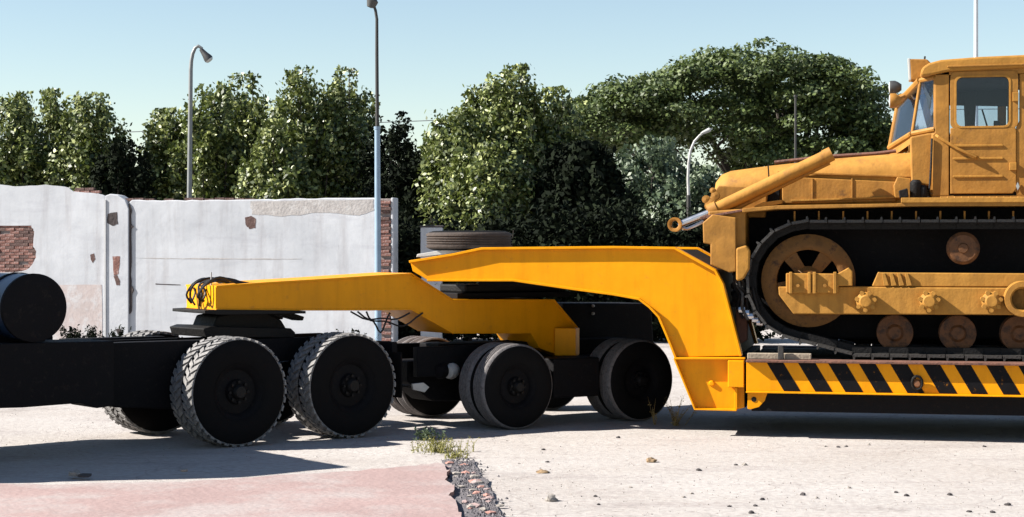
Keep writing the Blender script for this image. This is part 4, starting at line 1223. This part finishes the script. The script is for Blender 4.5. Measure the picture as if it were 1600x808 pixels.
for side in (0, 1):
    v0 = TV0 if side == 0 else TW - TV1
    ch = MB()
    for i in range(ns):
        p_, d = onpath(i * cum[-1] / ns)
        nn = Vector((-d.y, d.x))
        q = p_ + nn * .055
        for vv in (v0 + .17, v0 + .39):
            a_, b_ = q - d * .11, q + d * .11
            ch.prism([tuple(a_ - nn * .04), tuple(b_ - nn * .04), tuple(b_ + nn * .035), tuple(a_ + nn * .035)], vv + .02 * (i % 2), vv + .03 + .02 * (i % 2))
    tk_ = B(ch, 'track_chain', 'grease', 0)
    for i in range(ns):
        p_, d = onpath(i * cum[-1] / ns)
        s_ = bpy.data.objects.new('track_shoe', shoe_me); COL.objects.link(s_)
        s_.parent = tk_
        s_.location = (p_.x, v0, p_.y - DZ)
        s_.rotation_euler = (random.uniform(-.01, .01), -math.atan2(d.y, d.x), 0)
    # large spoked idler
    for c__, rr, nm in ((cw, RW, 'front_wheel'), (c2, RW * .95, 'rear_wheel')):
        wv = v0 + .22 if side == 0 else v0 + .22
        m = MB().lathe([(-.05, rr * .80), (-.06, rr * .84), (-.06, rr * .97), (-.02, rr + .09), (.22, rr + .09), (.26, rr * .97), (.26, rr * .84), (.2, rr * .80), (-.05, rr * .80)], (c__[0], wv, c__[1]), 'y', 40, cap=False)
        m.lathe([(-.08, 0), (-.08, .12), (-.03, .17), (.2, .17)], (c__[0], wv, c__[1]), 'y', 20)
        for i in range(5):
            a = math.radians(90 + 72 * i + 36)
            ca, sa = math.cos(a), math.sin(a)
            def pt(r_, t_): return (c__[0] + r_ * ca - t_ * sa, c__[1] + r_ * sa + t_ * ca)
            m.prism([pt(.12, -.06), pt(rr * .80, -.085), pt(rr * .80, .085), pt(.12, .06)], wv - .035, wv + .12)
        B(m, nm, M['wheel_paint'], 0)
    sgn = 1 if side == 0 else -1
    def vv(a): return a if side == 0 else TW - a
    def PRs(px, a, b_): 
        pts = LO.poly(px, a)
        return MB().prism(pts, min(vv(a), vv(b_)), max(vv(a), vv(b_)))
    FV = .26
    B(PRs([(1216, 448), (1340, 448), (1420, 449), (2000, 452), (2000, 494), (1240, 491), (1217, 461)], FV, FV + .42), 'track_frame', 'ochre_dust', .012)
    B(PRs([(1362, 448), (1372, 425), (1376, 426), (2000, 430), (2000, 449)], FV + .03, FV + .4), 'upper_beam', 'ochre_dust', .01)
    for i in range(4):
        x = 1378 + i * 12
        B(PRs([(x, 427), (x + 5, 427), (x + 11, 446), (x + 3, 447)], FV - .01, FV + .05), 'beam_rib', 'ochre_dust', .004)
    yk = B(PRs([(1228, 427), (1308, 428), (1326, 418), (1332, 424), (1332, 447), (1310, 447), (1310, 458), (1228, 458)], FV - .05, FV + .25), 'idler_yoke', 'ochre_dust', .01)
    for x in (1233, 1262, 1270, 1302):
        B(PRs([(x, 425), (x + 5, 425), (x + 5, 459), (x, 459)], FV - .09, FV - .045), 'yoke_rib', 'ochre_dust', .006, yk)
    if side == 0:
        for x in (1247, 1289):
            c_ = LO.uz(x, 446, FV)
            B(MB().lathe([(-.085, 0), (-.085, .022), (-.05, .022)], (c_[0], FV, c_[1]), 'y', 6, smooth=False), 'bolt', 'ochre', 0, yk)
    for x in (1352.5, 1451.5, 1548.5, 1660, 1760, 1860):
        c_ = LO.uz(x, 470.5, FV)
        r_ = .105
        m = MB().lathe([(-.13, 0), (-.13, r_ * .55), (-.10, r_ * .85), (-.09, r_), (-.0, r_), (.02, r_ * 1.1)], (0, 0, 0), 'y', 20)
        m.v = [(x_ + c_[0], y_ * sgn + vv(FV), z_ + c_[1]) for x_, y_, z_ in m.v]
        h_ = B(m, 'roller_hub', 'ochre_dust', 0)
        for i in range(7):
            a = math.tau * i / 7 + .2
            m = MB().lathe([(-.115, 0), (-.115, .026), (-.02, .026)], (r_ * .95 * math.cos(a), 0, r_ * .95 * math.sin(a)), 'y', 8, smooth=False)
            m.v = [(x_ + c_[0], y_ * sgn + vv(FV), z_ + c_[1]) for x_, y_, z_ in m.v]
            B(m, 'bolt_boss', 'ochre_dust', 0, h_)
        # road roller under the frame
        c_ = LO.uz(x + 46, 506, FV + .1)
        m = MB().lathe([(0, 0), (0, .07), (.03, .1), (.04, .205), (.09, .21), (.10, .17), (.28, .17), (.29, .21), (.34, .205), (.35, 0)], (0, 0, 0), 'y', 28)
        m.v = [(x_ + c_[0], y_ * sgn + vv(FV + .2), z_ + DZ + .055 + .04 + .21) for x_, y_, z_ in m.v]
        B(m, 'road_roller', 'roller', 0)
    # big flange ring near the right edge
    c_ = LO.uz(1597, 467, FV)
    m = MB().lathe([(-.12, .12), (-.15, .14), (-.15, .195), (-.02, .205), (.01, .205)], (0, 0, 0), 'y', 28, cap=False).lathe([(-.06, 0), (-.06, .13)], (0, 0, 0), 'y', 28)
    m.v = [(x_ + c_[0], y_ * sgn + vv(FV), z_ + c_[1]) for x_, y_, z_ in m.v]
    B(m, 'trunnion_ring', 'ochre', 0)
    # carrier rollers
    for x in (1505, 1720):
        c_ = LO.uz(x, 388, FV + .1)
        m = MB().lathe([(-.02, 0), (-.02, .05), (0, .06), (.0, .15), (.03, .185), (.10, .185), (.12, .14), (.3, .14), (.3, 0)], (0, 0, 0), 'y', 28)
        m.v = [(x_ + c_[0], y_ * sgn + vv(FV + .1), z_ + c_[1]) for x_, y_, z_ in m.v]
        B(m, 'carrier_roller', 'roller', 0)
# --- hull between the tracks
B(PR([(1165, 330), (1215, 323), (1990, 319), (1990, 470), (1940, 532), (1260, 530), (1180, 480)], .92, TW - .92), 'hull', 'chassis', .03)
# --- fenders over the tracks with lit running board edge
for side in (0, 1):
    v0, v1 = (.16, 1.0) if side == 0 else (TW - 1.0, TW - .16)
    B(MB().prism(LO.poly([(1160, 326), (1213, 321), (1400, 318), (1440, 314), (1990, 312), (1990, 321), (1440, 322), (1213, 327), (1160, 332)], .16), v0, v1), 'fender', 'ochre', .006)
    B(MB().prism(LO.poly([(1408, 309), (1440, 309), (1990, 306), (1990, 315), (1408, 317)], .16), v0 - .02, v0 + .06), 'running_board_edge', 'ochre_dust', .006)
B(MB().prism(LO.poly([(1094, 339), (1160, 327), (1162, 330), (1096, 343)], .3), .24, .98), 'added_shade_plate', 'rust', .004)  # plates added only to throw shade on the front wheels
B(MB().prism(LO.poly([(1094, 339), (1160, 327), (1162, 330), (1096, 343)], .3), TW - .98, TW - .24), 'added_shade_plate', 'rust', .004)
for x in range(1240, 1600, 38):
    c_ = LO.uz(x, 338, .34)
    B(MB().box(c_[0], c_[0] + .02, .36, .40, c_[1] - .06, c_[1] + .06), 'fender_bracket', 'ochre', .003)
# --- engine hood: rounded shell, tapering to the nose
stations = []
def ring(px_x, top_py, low_py, va, rad):
    u0, zt0 = LO.uz(px_x, top_py, va + .1); zl = LO.uz(px_x, low_py, va)[1]
    vb = TW - va
    pts = [(u0, va, zl), (u0, va, zt0 - rad)]
    for i in range(1, 6):
        a = math.pi / 2 * i / 6
        pts.append((u0, va + rad * 1.3 * (1 - math.cos(a)), zt0 - rad + rad * math.sin(a)))
    pts.append((u0, va + rad * 1.3, zt0))
    n = len(pts)
    pts += [(u0, TW - p_[1], p_[2]) for p_ in pts[::-1]]
    return pts
rings = [ring(1116, 300, 345, 1.10, .12), ring(1118, 284, 345, 1.00, .18), ring(1126, 272, 345, .96, .22), ring(1140, 266, 345, .93, .24), ring(1200, 258, 322, .90, .24), ring(1300, 247, 322, .86, .22), ring(1424, 237, 318, .82, .22)]
hm = MB(); n = len(rings[0])
vs = [p_ for r_ in rings for p_ in r_]
fs = []
for i in range(len(rings) - 1):
    for j in range(n - 1):
        fs.append((i * n + j, i * n + j + 1, (i + 1) * n + j + 1, (i + 1) * n + j))
fs += [list(range(n)), list(range((len(rings) - 1) * n, len(rings) * n))]
hm.add(vs, fs, True)
hood = B(hm, 'hood', 'ochre_dust', 0)
# side panel ledge & seams
B(MB().prism(LO.poly([(1215, 268), (1430, 275), (1430, 278), (1215, 271)], .84), .80, .87), 'hood_rail', 'ochre', .004, hood)
B(PR([(1222, 276), (1400, 284), (1400, 315), (1222, 318)], .79, .86), 'side_panel', 'ochre', .01, hood)
for x in (1268, 1330):
    B(PR([(x, 279), (x + 2.5, 279), (x + 2.5, 316), (x, 316)], .778, .80), 'panel_seam', 'ochre', .003, hood)
B(PR([(1236, 312), (1398, 307), (1398, 310), (1236, 315)], .76, .80), 'panel_rail', 'ochre_dust', .003, hood)
B(PR([(1192, 292), (1218, 290), (1218, 316), (1192, 318)], .80, .92), 'hood_grille', 'chassis', .006, hood)
B(PR([(1178, 322), (1192, 316), (1222, 312), (1222, 318), (1196, 323), (1182, 327)], .55, .8), 'step', 'ochre_dust', .006)
c_ = LO.uz(1200, 263, 1.0)
B(MB().prism(LO.poly([(1199, 257), (1201, 257), (1203, 285), (1201, 285)], .88), .875, .90), 'hood_seam', 'grease', 0, hood)
# exhaust line / handrail on the hood ridge
pts = [(LO.uz(x, y, 1.2)[0], 1.2, LO.uz(x, y, 1.2)[1]) for x, y in ((1210, 254), (1290, 245), (1370, 240), (1400, 236))]
B(MB().tube(pts, .022, 8), 'hood_pipe', 'rust', 0)
# --- nose: radiator guard plates
B(PR([(1098, 348), (1113, 335), (1150, 340), (1150, 424), (1140, 426), (1128, 421), (1110, 414), (1110, 382), (1099, 380)], .22, .30), 'nose_plate', 'ochre', .012)
B(PR([(1098, 348), (1113, 335), (1150, 340), (1150, 424), (1140, 426), (1128, 421), (1110, 414), (1110, 382), (1099, 380)], TW - .30, TW - .22), 'nose_plate', 'ochre', .012)
B(PR([(1106, 330), (1165, 326), (1165, 420), (1120, 420), (1112, 380)], .302, TW - .302), 'radiator_guard', 'ochre', .02)
B(PR([(1103, 318), (1122, 290), (1200, 292), (1196, 340), (1104, 340)], .74, .86), 'nose_bracket', 'ochre', .015)
B(PR([(1150, 388), (1166, 383), (1172, 392), (1171, 420), (1162, 436), (1152, 440), (1150, 436)], .20, .40), 'tow_casting', 'ochre_dust', .02)
B(PR([(1148, 440), (1160, 438), (1168, 470), (1167, 532), (1156, 538), (1150, 520)], .62, .80), 'push_arm_stub', 'rust', .02)
m = MB()
for i in range(16):
    px = 1143 + random.uniform(0, 34); py = 425 + random.uniform(0, 60)
    c_ = LO.uz(px, py, .5); r_ = random.uniform(.03, .06)
    m.lathe([(-r_, 0), (-r_ * .5, r_), (r_ * .5, r_ * .9), (r_, 0)], (c_[0], .5 + random.uniform(-.05, .1), c_[1]), 'y', 7, smooth=False)
B(m, 'caked_mud', 'grease', 0)
rv = MB()
for x in range(1470, 1600, 11):
    c_ = LO.uz(x, 308.5, CVR); rv.lathe([(-.008, 0), (-.006, .009), (.004, .012)], (c_[0], CVR - .002, c_[1]), 'y', 8)
tag(B(rv, 'rivets', 'ochre_dust', 0), kind='stuff')
for i in range(5):
    x0, x1 = 1146 + i * 4, 1152 + i * 9
    pts = [(1148 + i * 3, 428), (1146 + i * 6, 445 + i * 2), (1156 + i * 5, 462 - i * 3), (1152 + i * 8, 482), (1166 + i * 7, 505 + i * 3)]
    sm_ = []
    for j in range(len(pts) - 1):
        for t in (0, .33, .66):
            x_ = pts[j][0] + (pts[j + 1][0] - pts[j][0]) * t; y_ = pts[j][1] + (pts[j + 1][1] - pts[j][1]) * t
            c_ = LO.uz(x_, y_, .34); sm_.append((c_[0], .34 + .05 * math.sin(i * 2 + j + t), c_[1]))
    B(MB().tube(sm_, .018, 8), 'hydraulic_hose', 'steel' if i % 2 else 'grease', 0)
    c_ = LO.uz(1160 + i * 7, 484 + i * 5, .36)
    B(MB().lathe([(-.05, .02), (-.04, .04), (.03, .045), (.05, .02)], (c_[0], .34, c_[1]), 'x', 8, smooth=False), 'hose_fitting', 'chrome', 0)
# --- lift cylinder
def cyl3(px0, py0, px1, py1, v, r, r2=None):
    a = LO.uz(px0, py0, v); b_ = LO.uz(px1, py1, v)
    return MB().cyl((a[0], v, a[1]), (b_[0], v, b_[1]), r, r2, 18)
cy = B(cyl3(1112, 330, 1296, 242, .55, .075), 'lift_cylinder', 'ochre_dust', 0)
B(cyl3(1108, 332, 1121, 326, .55, .098), 'gland', 'ochre', 0, cy)
B(cyl3(1288, 246, 1300, 240, .55, .085), 'end_cap', 'ochre', 0, cy)
B(cyl3(1125, 338, 1296, 254, .60, .028), 'oil_pipe', 'ochre', 0, cy)
B(cyl3(1060, 352, 1112, 331, .55, .042), 'piston_rod', 'chrome', 0, cy)
c_ = LO.uz(1055, 351, .55)
B(MB().lathe([(-.06, .045), (-.07, .06), (-.07, .085), (.07, .085), (.07, .06), (.06, .045), (-.06, .045)], (c_[0], .55, c_[1]), 'y', 20, cap=False), 'rod_eye', 'ochre', 0, cy)
pts = [(LO.uz(x, y, .58)[0], .58, LO.uz(x, y, .58)[1]) for x, y in ((1066, 357), (1074, 358), (1086, 353), (1100, 346))]
B(MB().tube(pts, .022, 8), 'bright_pipe', 'chrome', 0, cy)
m = MB()
for px, py, r_ in ((1112, 318, .06), (1104, 312, .05), (1118, 306, .05), (1114, 298, .035), (1108, 322, .05), (1124, 322, .05)):
    c_ = LO.uz(px, py, .6)
    m.lathe([(-.08, 0), (-.07, r_), (.05, r_), (.08, 0)], (c_[0], .6, c_[1]), 'y', 10)
B(m, 'trunnion_fittings', 'ochre', 0)
# --- cowl and cab
CV = .62
CW1 = TW - CV
B(PR([(1422, 214), (1461, 206), (1461, 308), (1456, 308), (1452, 290), (1424, 286)], CV + .05, CW1 - .05), 'cowl', 'ochre', .03)
pts = [(1461, 206), (1483, 200), (1483, 308), (1461, 308)]
B(PR(pts, CV, CW1), 'cab_front_post', 'ochre', .015) if False else None
zc = lambda y: LO.uz(1500, y, CV)[1]
uc = lambda x: LO.uz(x, 200, CV)[0]
uR = uc(1765)
# side walls: pillars, sill and door built round real openings
for side in (0, 1):
    a, b_ = (CV, CV + .05) if side == 0 else (CW1 - .05, CW1)
    def pan(px, nm, mat='ochre', bev=.008, par=None, off=0.0, th=None, lab=None):
        pts_ = [(uc(x), zc(y)) for x, y in px]
        s0_, s1_ = (a + off, (b_ if th is None else a + off + th)) if side == 0 else ((a if th is None else b_ - off - th), b_ - off)
        m_ = MB().prism(pts_, s0_, s1_)
        return B(m_, nm, mat, bev, par, lab)
    pan([(1461, 116), (1483, 116), (1483, 306), (1457, 306), (1457, 210), (1461, 206)], 'corner_post')
    pan([(1483, 106), (1770, 104), (1770, 116), (1483, 117)], 'roof_rail')
    pan([(1593, 117), (1606, 117), (1606, 306), (1588, 306), (1588, 200), (1593, 190)], 'door_post')
    pan([(1606, 205), (1770, 205), (1770, 306), (1606, 306)], 'rear_panel')
    pan([(1750, 117), (1770, 117), (1770, 205), (1750, 205)], 'rear_post')
    pan([(1457, 306), (1770, 306), (1770, 313), (1457, 313)], 'sill')
    # door
    dr = pan([(1485, 200), (1586, 199), (1588, 205), (1588, 296), (1582, 303), (1485, 303)], 'door', off=-.012, th=.05)
    def rr(x0, y0, x1, y1, r):
        out = []
        for cx_, cy_, a0_ in ((x1 - r, y0 + r, -90), (x1 - r, y1 - r, 0), (x0 + r, y1 - r, 90), (x0 + r, y0 + r, 180)):
            for q_ in range(6):
                t_ = math.radians(a0_ + 18 * q_); out.append((uc(cx_ + r * math.cos(t_)), zc(cy_ + r * math.sin(t_))))
        return out
    def ringp(outer, inner, y0, y1):
        n_ = len(outer); V_ = []
        for yy in (y0, y1):
            V_ += [(p_[0], yy, p_[1]) for p_ in outer] + [(p_[0], yy, p_[1]) for p_ in inner]
        F_ = []
        for q_ in range(n_):
            w_ = (q_ + 1) % n_
            F_ += [(q_, w_, n_ + w_, n_ + q_), (2 * n_ + q_, 3 * n_ + q_, 3 * n_ + w_, 2 * n_ + w_), (q_, 2 * n_ + q_, 2 * n_ + w_, w_), (n_ + q_, n_ + w_, 3 * n_ + w_, 3 * n_ + q_)]
        return MB().add(V_, F_)
    ya, yb = (CV - .012, CV + .038) if side == 0 else (CW1 - .038, CW1 + .012)
    B(ringp(rr(1485, 112, 1591, 201, 9), rr(1494, 121, 1577, 198, 9), ya, yb), 'door_frame', 'ochre', .004, dr)
    yc = CV - .018 if side == 0 else CW1 + .006
    B(ringp(rr(1491.5, 118.5, 1579.5, 200.5, 10), rr(1494.5, 121.5, 1576.5, 197.5, 9), yc, yc + .012), 'window_seal', 'ochre_dust', .002, dr)
    wn_ = pan([(1491, 118), (1580, 118), (1580, 201), (1491, 201)], 'window', 'glass', 0, dr, off=.012, th=.006)
    for y in (228, 248, 276):
        pan([(1490, y - 1.8), (1566, y - 1.8), (1568, y), (1566, y + 1.8), (1490, y + 1.8), (1488, y)], 'pressed_rib', 'ochre_dust', .005, dr, off=-.028, th=.02)
    for (x0, y0, x1, y1) in ((1582, 146, 1591, 160), (1577, 255, 1588, 267)):
        pan([(x0, y0), (x1, y0), (x1, y1), (x0, y1)], 'hinge', 'ochre_dust', .004, dr, off=-.035, th=.025)
    pan([(1606, 124), (1750, 122), (1750, 205), (1606, 205)], 'window', 'glass', 0, off=.012, th=.006)
    if side == 0:
        c0 = (uc(1466), CV - .05, zc(214)); c1 = (uc(1524), CV - .07, zc(246))
        B(MB().tube([(c0[0] - .02, CV, c0[2] + .02), c0, ((c0[0] + c1[0]) / 2, CV - .075, (c0[2] + c1[2]) / 2 - .02), c1, (c1[0] + .02, CV - .01, c1[2] - .005)], .018, 8), 'grab_rail', 'ochre', 0)
        pan([(1590, 285), (1593, 292), (1590, 299), (1587, 292)], 'latch', 'chrome', .003, dr, off=-.03, th=.02)
        pts = [(uc(x), CV - .02, zc(y)) for x, y in ((1456, 216), (1455, 250), (1453, 285), (1452, 296))]
        B(MB().tube(pts, .014, 6), 'drain_pipe', 'grease', 0)
# roof
rf = []
pr_top = [(1438, 112), (1442, 104), (1452, 98), (1470, 93.5), (1530, 90), (1620, 88), (1770, 90), (1778, 98), (1778, 106), (1600, 108), (1480, 112), (1450, 118), (1440, 118)]
roof = B(MB().prism([(uc(x), zc(y)) for x, y in pr_top], CV - .05, CW1 + .05), 'roof', 'ochre_dust', .035)
B(MB().prism([(uc(x), zc(y)) for x, y in ((1480, 103), (1778, 100), (1778, 103), (1480, 106))], CV - .07, CV - .045), 'rain_gutter', 'ochre', .006, roof)
# cab floor, back wall, interior
B(MB().prism([(uc(x), zc(y)) for x, y in ((1462, 300), (1768, 300), (1768, 309), (1462, 309))], CV + .06, CW1 - .06), 'cab_floor', 'dark_in', 0)
back = B(MB().prism([(uc(x), zc(y)) for x, y in ((1755, 205), (1769, 205), (1769, 306), (1755, 306))], CV + .06, CW1 - .06), 'back_wall', 'ochre', .01)
for va in (CV + .06, 1.45, CW1 - .2):
    B(MB().prism([(uc(x), zc(y)) for x, y in ((1755, 116), (1769, 116), (1769, 205), (1755, 205))], va, va + .14), 'back_post', 'ochre', .01)
B(MB().prism([(uc(x), zc(y)) for x, y in ((1470, 117), (1766, 115), (1766, 119), (1470, 121))], CV + .06, CW1 - .06), 'headlining', 'dark_in', 0)
# far curtain strip and seats seen through the window
st = B(MB().prism([(uc(x), zc(y)) for x, y in ((1560, 215), (1640, 215), (1640, 245), (1560, 245))], 1.0, 1.5), 'seat', 'dark_in', .04)
B(MB().prism([(uc(x), zc(y)) for x, y in ((1625, 168), (1642, 168), (1642, 215), (1628, 215))], 1.0, 1.5), 'seat_back', 'dark_in', .04, st)
B(MB().prism([(uc(x), zc(y)) for x, y in ((1480, 117), (1600, 117), (1600, 148), (1480, 144))], CW1 - .085, CW1 - .065), 'sun_curtain', 'dark_in', .01)
B(MB().prism([(uc(x), zc(y)) for x, y in ((1517, 121), (1540, 121), (1536, 206), (1521, 206))], CW1 - .11, CW1 - .09), 'sun_curtain', 'dark_in', .01)
B(MB().cyl((uc(1552), 1.3, zc(205)), (uc(1540), 1.3, zc(165)), .01).cyl((uc(1557), 1.1, zc(193)), (uc(1566), 1.1, zc(193)), .06), 'control_lever', 'dark_in', 0)
# windscreen: side facet, slanted front facets and frame
def wp(px, py, v): 
    u0 = uc(px); return Vector((u0, v, zc(py)))
vA, vB, vC = CV + .02, CV + .22, TW / 2
def facets(mirror):
    f = (lambda p_: Vector((p_.x, TW - p_.y, p_.z))) if mirror else (lambda p_: p_)
    A0, A1 = f(wp(1461, 201, vA)), f(wp(1461, 120, vA))
    B0, B1 = f(wp(1426, 206, vB)), f(wp(1439, 122, vB))
    C0, C1 = f(wp(1391, 222, vC)), f(wp(1404, 152, vC))
    for q in ((A0, B0, B1, A1), (B0, C0, C1, B1)):
        nn = (q[1] - q[0]).cross(q[3] - q[0]).normalized() * .004
        m_ = MB().add([p_ + nn for p_ in q] + [p_ - nn for p_ in q], [(0, 1, 2, 3), (7, 6, 5, 4), (0, 1, 5, 4), (1, 2, 6, 5), (2, 3, 7, 6), (3, 0, 4, 7)])
        B(m_, 'windscreen_pane', 'glass', 0)
    for p_, q_, r_ in ((B0, B1, .02), (A0, B0, .03), (A1, B1, .03), (B0, C0, .035), (B1, C1, .045), (A0, A1, .016)):
        B(MB().cyl(p_, q_, r_, None, 8), 'windscreen_frame', 'ochre', 0)
    if not mirror:
        B(MB().cyl(C0, C1, .025, None, 8), 'windscreen_frame', 'ochre', 0)
    # brow filling between roof and windscreen head
    R1 = f(wp(1461, 108, vA)); R2 = f(wp(1440, 112, vB)); R3 = f(wp(1445, 104, vC))
    B(MB().add([A1, B1, C1, R3, R2, R1], [(0, 1, 4, 5), (1, 2, 3, 4)]), 'brow', 'ochre', 0)
    # cowl apron under the glass
    G1 = f(wp(1461, 215, vA)); G2 = f(wp(1424, 222, vB)); G3 = f(wp(1391, 240, vC))
    B(MB().add([A0, B0, C0, G3, G2, G1], [(0, 1, 4, 5), (1, 2, 3, 4)]), 'apron', 'ochre', 0)
facets(False); facets(True)
# work lamps on the brow
def lamp(px0, py0, px1, py1, v, mat):
    u0, u1 = uc(px0), uc(px1); z0_, z1_ = zc(py1), zc(py0)
    r_ = (z1_ - z0_) / 2
    l_ = B(MB().lathe([(0, r_ * .96), (.02, r_), (.06, r_), ((u1 - u0) * .7, r_ * .8), (u1 - u0, r_ * .45)], (u0, v, (z0_ + z1_) / 2), 'x', 20), 'work_lamp', mat, 0)
    B(MB().lathe([(-.015, 0), (-.008, r_ * .7), (.003, r_ * .93)], (u0, v, (z0_ + z1_) / 2), 'x', 20), 'lens', 'lens', 0, l_)
    return l_
lamp(1391, 115, 1410, 137, 1.35, 'lamp'); lamp(1391, 138, 1409, 162, 1.15, 'ochre')
l2 = B(MB().prism([(uc(x), zc(y)) for x, y in ((1422, 85), (1450, 86), (1458, 94), (1452, 108), (1436, 121), (1424, 119))], 1.0, 1.25), 'roof_lamp_box', 'ochre', .015)
B(MB().prism([(uc(x), zc(y)) for x, y in ((1419, 84), (1423, 84), (1425, 119), (1421, 119))], 1.0, 1.25), 'lens', 'lens', .006, l2)
B(MB().tube([(uc(1446), 1.1, zc(88)), (uc(1447), 1.1, zc(80))], .012, 6), 'aerial_stub', 'grease', 0)
B(MB().tube([wp(1391, 150, 1.25), wp(1415, 140, 1.25), wp(1440, 116, 1.2)], .03, 8), 'lamp_bracket', 'ochre', 0)
# filters and oddments by the cowl foot
fl_ = MB()
for px, py, r_, h_ in ((1431, 296, .07, .22), (1442, 300, .05, .16)):
    c_ = LO.uz(px, py, .6); fl_.lathe([(-h_ / 2, r_ * .8), (-h_ / 2 + .02, r_), (h_ / 2 - .03, r_), (h_ / 2, r_ * .6)], (c_[0], .6, c_[1]), 'z', 14)
B(fl_, 'oil_filter', 'grease', 0)
B(PR([(1404, 298), (1418, 294), (1420, 308), (1406, 310)], .5, .62), 'tool_box', 'grease', .01)
B(PR([(1402, 276), (1424, 279), (1424, 310), (1398, 310), (1396, 290)], .72, .84), 'cowl_side', 'ochre', .012)


# ------------------------------------------------------------------ weeds
def weed(px, py, label, n, h, spread, mat, leafn, cat='weed', name='weed_clump', ls=.03):
    p_ = gnd(px, py)
    o = empty(name, (p_.x, p_.y, zg(p_.x, p_.y))); tag(o, label, cat)
    m = MB(); P_ = []
    for i in range(n):
        a = random.uniform(0, 6.28); r_ = abs(random.gauss(0, .5)) * spread
        b_ = Vector((r_ * math.cos(a), r_ * math.sin(a) * .8, -.01)); hh = h * random.uniform(.4, 1.1)
        t = b_ + Vector((random.gauss(0, .35) * hh, random.gauss(0, .3) * hh, hh))
        mid = b_.lerp(t, .5) + Vector((random.gauss(0, .01), random.gauss(0, .01), .02))
        m.tube([b_, mid, t], [.004, .003, .001], 4, True, False)
        for j in range(leafn):
            q = random.random(); c = (b_.lerp(mid, q * 2) if q < .5 else mid.lerp(t, q * 2 - 1))
            P_.append([c.x + random.gauss(0, .015), c.y + random.gauss(0, .015), c.z + random.gauss(0, .01)])
    tag(m.build('stems', M[mat], o), kind='stuff')
    tag(leaf_object('leaves', np.array(P_), ls, M[mat], o, aspect=.4), kind='stuff')


weed(684, 706, 'low yellow-green weed clump at the top of the rubble strip', 90, .16, .34, 'leaf_weed', 7)
weed(672, 688, 'dark leafy weed in the wheel shadow above the green weed clump', 26, .16, .16, 'leaf_mid', 9, ls=.05)
weed(1024, 664, 'single dry stalk in front of the rear dolly wheel', 5, .36, .03, 'leaf_dry', 9)
weed(1055, 665, 'cluster of dry brown stalks beside the gooseneck foot', 16, .38, .12, 'leaf_dry', 10)
weed(712, 716, 'small grassy tuft beside the green weed clump', 40, .09, .14, 'leaf_weed', 5)
for px, D_, lab in ((112, 40.6, 'dark weed at the wall foot just right of the blue tank'), (140, 40.8, 'dark weed at the wall foot left of the wall pier'), (186, 40.4, 'small dark weed at the foot of the wall pier'), (556, 38, 'dark weed at the wall foot seen under the orange neck')):
    y_ = HY + CAMH * F / D_
    weed(px, y_, lab, 30, .42, .3, 'leaf_dark', 14, ls=.09)
